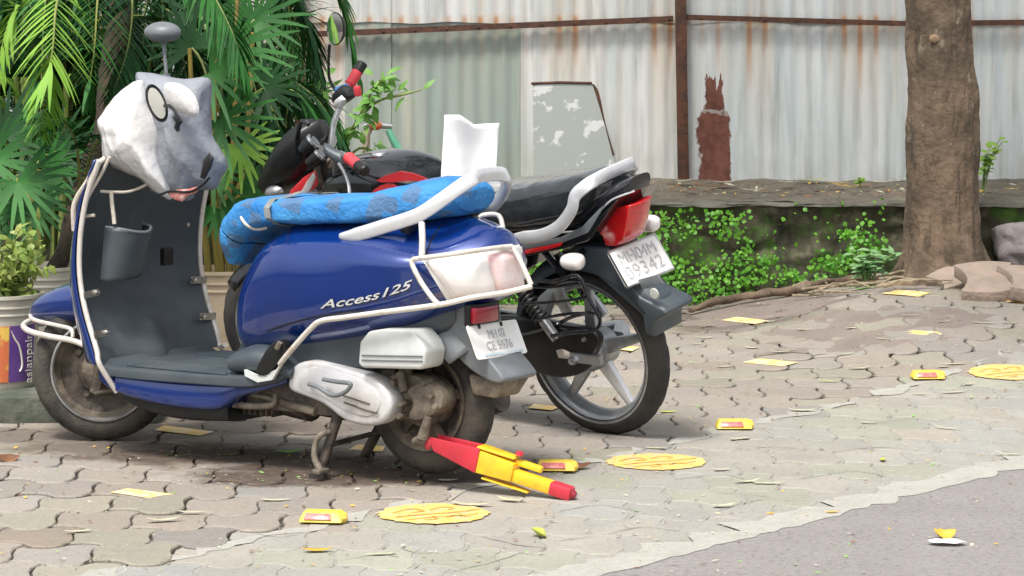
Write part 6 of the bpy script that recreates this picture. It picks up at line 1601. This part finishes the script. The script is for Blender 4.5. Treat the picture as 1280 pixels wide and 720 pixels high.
for (px, py, c) in [(1047, 237, 'yellow'), (1062, 240, 'yellow'), (905, 236, 'pale'), (960, 238, 'brown'), (985, 236, 'pale'), (1015, 234, 'lime'), (940, 243, 'pale'), (1100, 236, 'pale'), (850, 235, 'pale'), (1125, 233, 'pale'), (890, 240, 'brown')]:
    l = leaf(px, 400, r.uniform(.10, .2), r.uniform(.03, .05), c, r.uniform(-15, 15), .3, 'dry leaf lying on the soil ledge at the foot of the fence', grp)
    Yl = 13.5+(240-py)*.08; l.location = (W(px, py, Yl).x, Yl, .50)
# crumbs, twigs and leaf bits nobody could count
mb = MB(); r = random.Random(9)
def bit(x, y, z, s, mi):
    a = r.uniform(0, 2*PI); mb.add(leafquad((x, y, z), (math.cos(a), math.sin(a), r.uniform(-.1, .4)), (r.gauss(0, .2), r.gauss(0, .2), 1), s, s*r.uniform(.2, .6), .15, 2), mi)
for _ in range(2600):
    Y = r.uniform(6.4, 12.8); X = r.uniform(-.19*Y, .19*Y)
    near = mnoise.noise(Vector((X*1.3, Y*1.3, 7)))
    if near < -.1 and r.random() < .7: continue
    bit(X, Y, gh(X, Y)+.0045, r.choice((.008, .010, .014, .020)), r.choice((0, 0, 0, 1, 2, 2, 3)))
for cx, cy, sx_, sy_, n in ((505, 590, .35, .13, 260), (270, 568, .28, .08, 170), (880, 400, .3, .3, 120), (1050, 375, .4, .2, 160)):
    g = G(cx, cy)
    for _ in range(n): X = r.gauss(g.x, sx_); Y = r.gauss(g.y, sy_); bit(X, Y, gh(X, Y)+.0045, r.uniform(.006, .016), r.choice((0, 1, 2, 2, 2, 3)))
for _ in range(900):
    X = r.uniform(-3, 3); Y = r.uniform(12.9, 13.9); bit(X, Y, .485+.02*r.random(), r.choice((.02, .03, .05)), r.choice((0, 2, 2, 2, 1)))
tag(mb.mk('leaf_litter', [LM['pale'], LM['yellow'], LM['brown'], LM['green']], weld=False, recalc=False), 'tiny leaf fragments and grit scattered over the paving, road and wall ledge', 'litter', kind='stuff')
# white wrapper on the road
g = G(1184, 679, .006)
V, F = leafmesh(.10, .07, .05, 4); V = [Vector(v)+Vector((0, 0, .010*abs(mnoise.noise(Vector(v)*50))+.002)) for v in V]
o = mk('wrapper', V, F, M['sheet_white'], None, recalc=False); solid(o, .001); o.location = g; o.rotation_euler.z = R(-6); tag(o, 'crumpled white wrapper lying on the asphalt road beside an ochre leaf', 'wrapper')

# ------------------------------------------------------------------ roots, loose blocks, boulder, weed near the tree
rt = [G(862, 386, .03), G(900, 378, .03), G(940, 369, .035), G(985, 362, .035), G(1020, 356, .03), G(1060, 349, .02), G(1100, 347, .02)]
V, F = tube(rt, [.012, .017, .016, .02, .017, .015, .01], 10, sm_=8); V = [v+Vector((0, 0, 1))*.014*mnoise.fractal(v*9, 1, 2, 3) for v in V]
o = mk('fallen_branch', [v-rt[0] for v in V], F, M['bark'], None); o.location = rt[0]; tag(o, 'long mossy fallen branch lying along the foot of the low wall', 'branch')
mb = MB(); r = random.Random(2)
for k in range(20):
    px = r.uniform(985, 1110); p = G(px, 362-(px-985)*.09+r.uniform(-6, 8), .03); a = r.gauss(0, .35); l = r.uniform(.1, .35)
    mb.add(tube([p, p+Vector((math.cos(a)*l*.5, math.sin(a)*l*.5, r.uniform(0, .04))), p+Vector((math.cos(a)*l, math.sin(a)*l, r.uniform(-.01, .04)))], [.006, .005, .003], 6))
tag(mb.mk('twig_pile', mat('dry_twig', (.22, .17, .11), .8, col2=(.35, .3, .2), scale=30, amt=.8), weld=False), 'loose dry twigs and straw piled between the weed and the tree foot', 'twigs', kind='stuff')
def dumb(name, g, sx_, sy_, th, rot, label, m):
    out = []
    n = 10
    for k in range(n*4):
        sd = k//n; t = (k % n)/n
        if sd == 0: out.append((t-.5, -.5+.10*math.sin(PI*t)*-1 ))
        elif sd == 1: out.append((.5-.17*math.sin(PI*t), t-.5))
        elif sd == 2: out.append((.5-t, .5+.10*math.sin(PI*t)*(1)))
        else: out.append((-.5+.17*math.sin(PI*t), .5-t))
    P = [(x*sx_, y*sy_, 0) for x, y in out]
    o = mk(name, *slab(P, (0, 0, -th)), m, None, bev=.006); o.location = g; o.rotation_euler = rot; return tag(o, label, 'paving block')
M['block'] = mat('loose_concrete_block', (.34, .26, .21), .85, col2=(.24, .2, .16), scale=8, amt=.8, bump=.7, bscale=70)
dumb('paving_block', G(1233, 345, .085), .25, .30, .06, (R(16), R(-3), R(-4)), 'largest tilted loose paving block, lifted against the tree foot', M['block'])
dumb('paving_block', G(1190, 344, .05), .20, .13, .05, (R(20), R(-16), R(28)), 'reddish loose paving block lying edge-on right of the trunk base', M['block'])
dumb('paving_block', G(1286, 347, .09), .22, .26, .06, (R(15), R(6), R(5)), 'loose tilted paving block cut off by the right picture edge', M['block'])
def rock(name, loc, s, m, label, cat, seed, sub=4, amp=.25):
    bm = bmesh.new(); bmesh.ops.create_icosphere(bm, subdivisions=sub, radius=1)
    for v in bm.verts:
        n_ = mnoise.fractal(v.co*1.6+Vector((seed, 0, 0)), 1, 2, 5); v.co *= 1+amp*n_; v.co = Vector((max(-.8, min(.8, v.co.x))*s[0], v.co.y*s[1], max(-.75, min(.75, v.co.z))*s[2]))
    me = bpy.data.meshes.new(name); bm.to_mesh(me); bm.free(); me.materials.append(m)
    for p in me.polygons: p.use_smooth = True
    o = bpy.data.objects.new(name, me); COL.objects.link(o); o.location = loc; return tag(o, label, cat)
M['rock'] = mat('grey_boulder', (.26, .23, .23), .85, col2=(.16, .145, .13), scale=5, amt=.9, bump=.8, bscale=30)
rock('boulder', W(1292, 306, 12.75), (.22, .15, .13), M['rock'], 'grey boulder at the right picture edge behind the loose blocks', 'boulder', 3)

# weeds
def herb(name, base, h, n, ll, lw, m, label, seed, spread=.6, lean=(0, 0), group=None):
    r = random.Random(seed); o = empty(name, base, label, 'plant', group); ms_ = MB(); ml_ = MB()
    for k in range(n):
        a = r.uniform(0, 2*PI); sp = r.uniform(.1, spread)*h
        tip = Vector((math.cos(a)*sp+lean[0], math.sin(a)*sp*.6+lean[1], h*r.uniform(.6, 1)))
        mid = tip*.5+Vector((0, 0, h*.12)); ms_.add(tube([(0, 0, -.02), mid, tip], [.005, .003, .002], 5, sm_=3))
        for j in range(6):
            t = .35+.65*j/5; p = Vector((0, 0, 0)).lerp(mid, min(1, t*2)) if t < .5 else mid.lerp(tip, t*2-1)
            b = r.uniform(0, 2*PI); ml_.add(leafquad(p, (math.cos(b), math.sin(b)*.7-.3, r.uniform(-.1, .6)), (0, -.4, 1), ll*r.uniform(.6, 1.1), lw*r.uniform(.7, 1.1), .3, 4))
    ms_.mk('stem', M['stemgreen'], o, recalc=False); ml_.mk('leaves', m, o, weld=False, recalc=False); return o
herb('weed', G(1083, 358, .0), .17, 14, .055, .03, M['herbleaf'], 'small grey-green weed at the foot of the low wall left of the tree', 4, .8)
herb('weed', W(1228, 236, 13.4), .24, 6, .05, .035, M['yleaf'], 'yellow-green weed climbing beside the right side of the tree', 6, .35, (.05, 0))
herb('weed', W(1075, 232, 13.9), .04, 5, .03, .02, M['yleaf'], 'tiny weed on the ledge between the trunk and the rust patch', 8, .5)
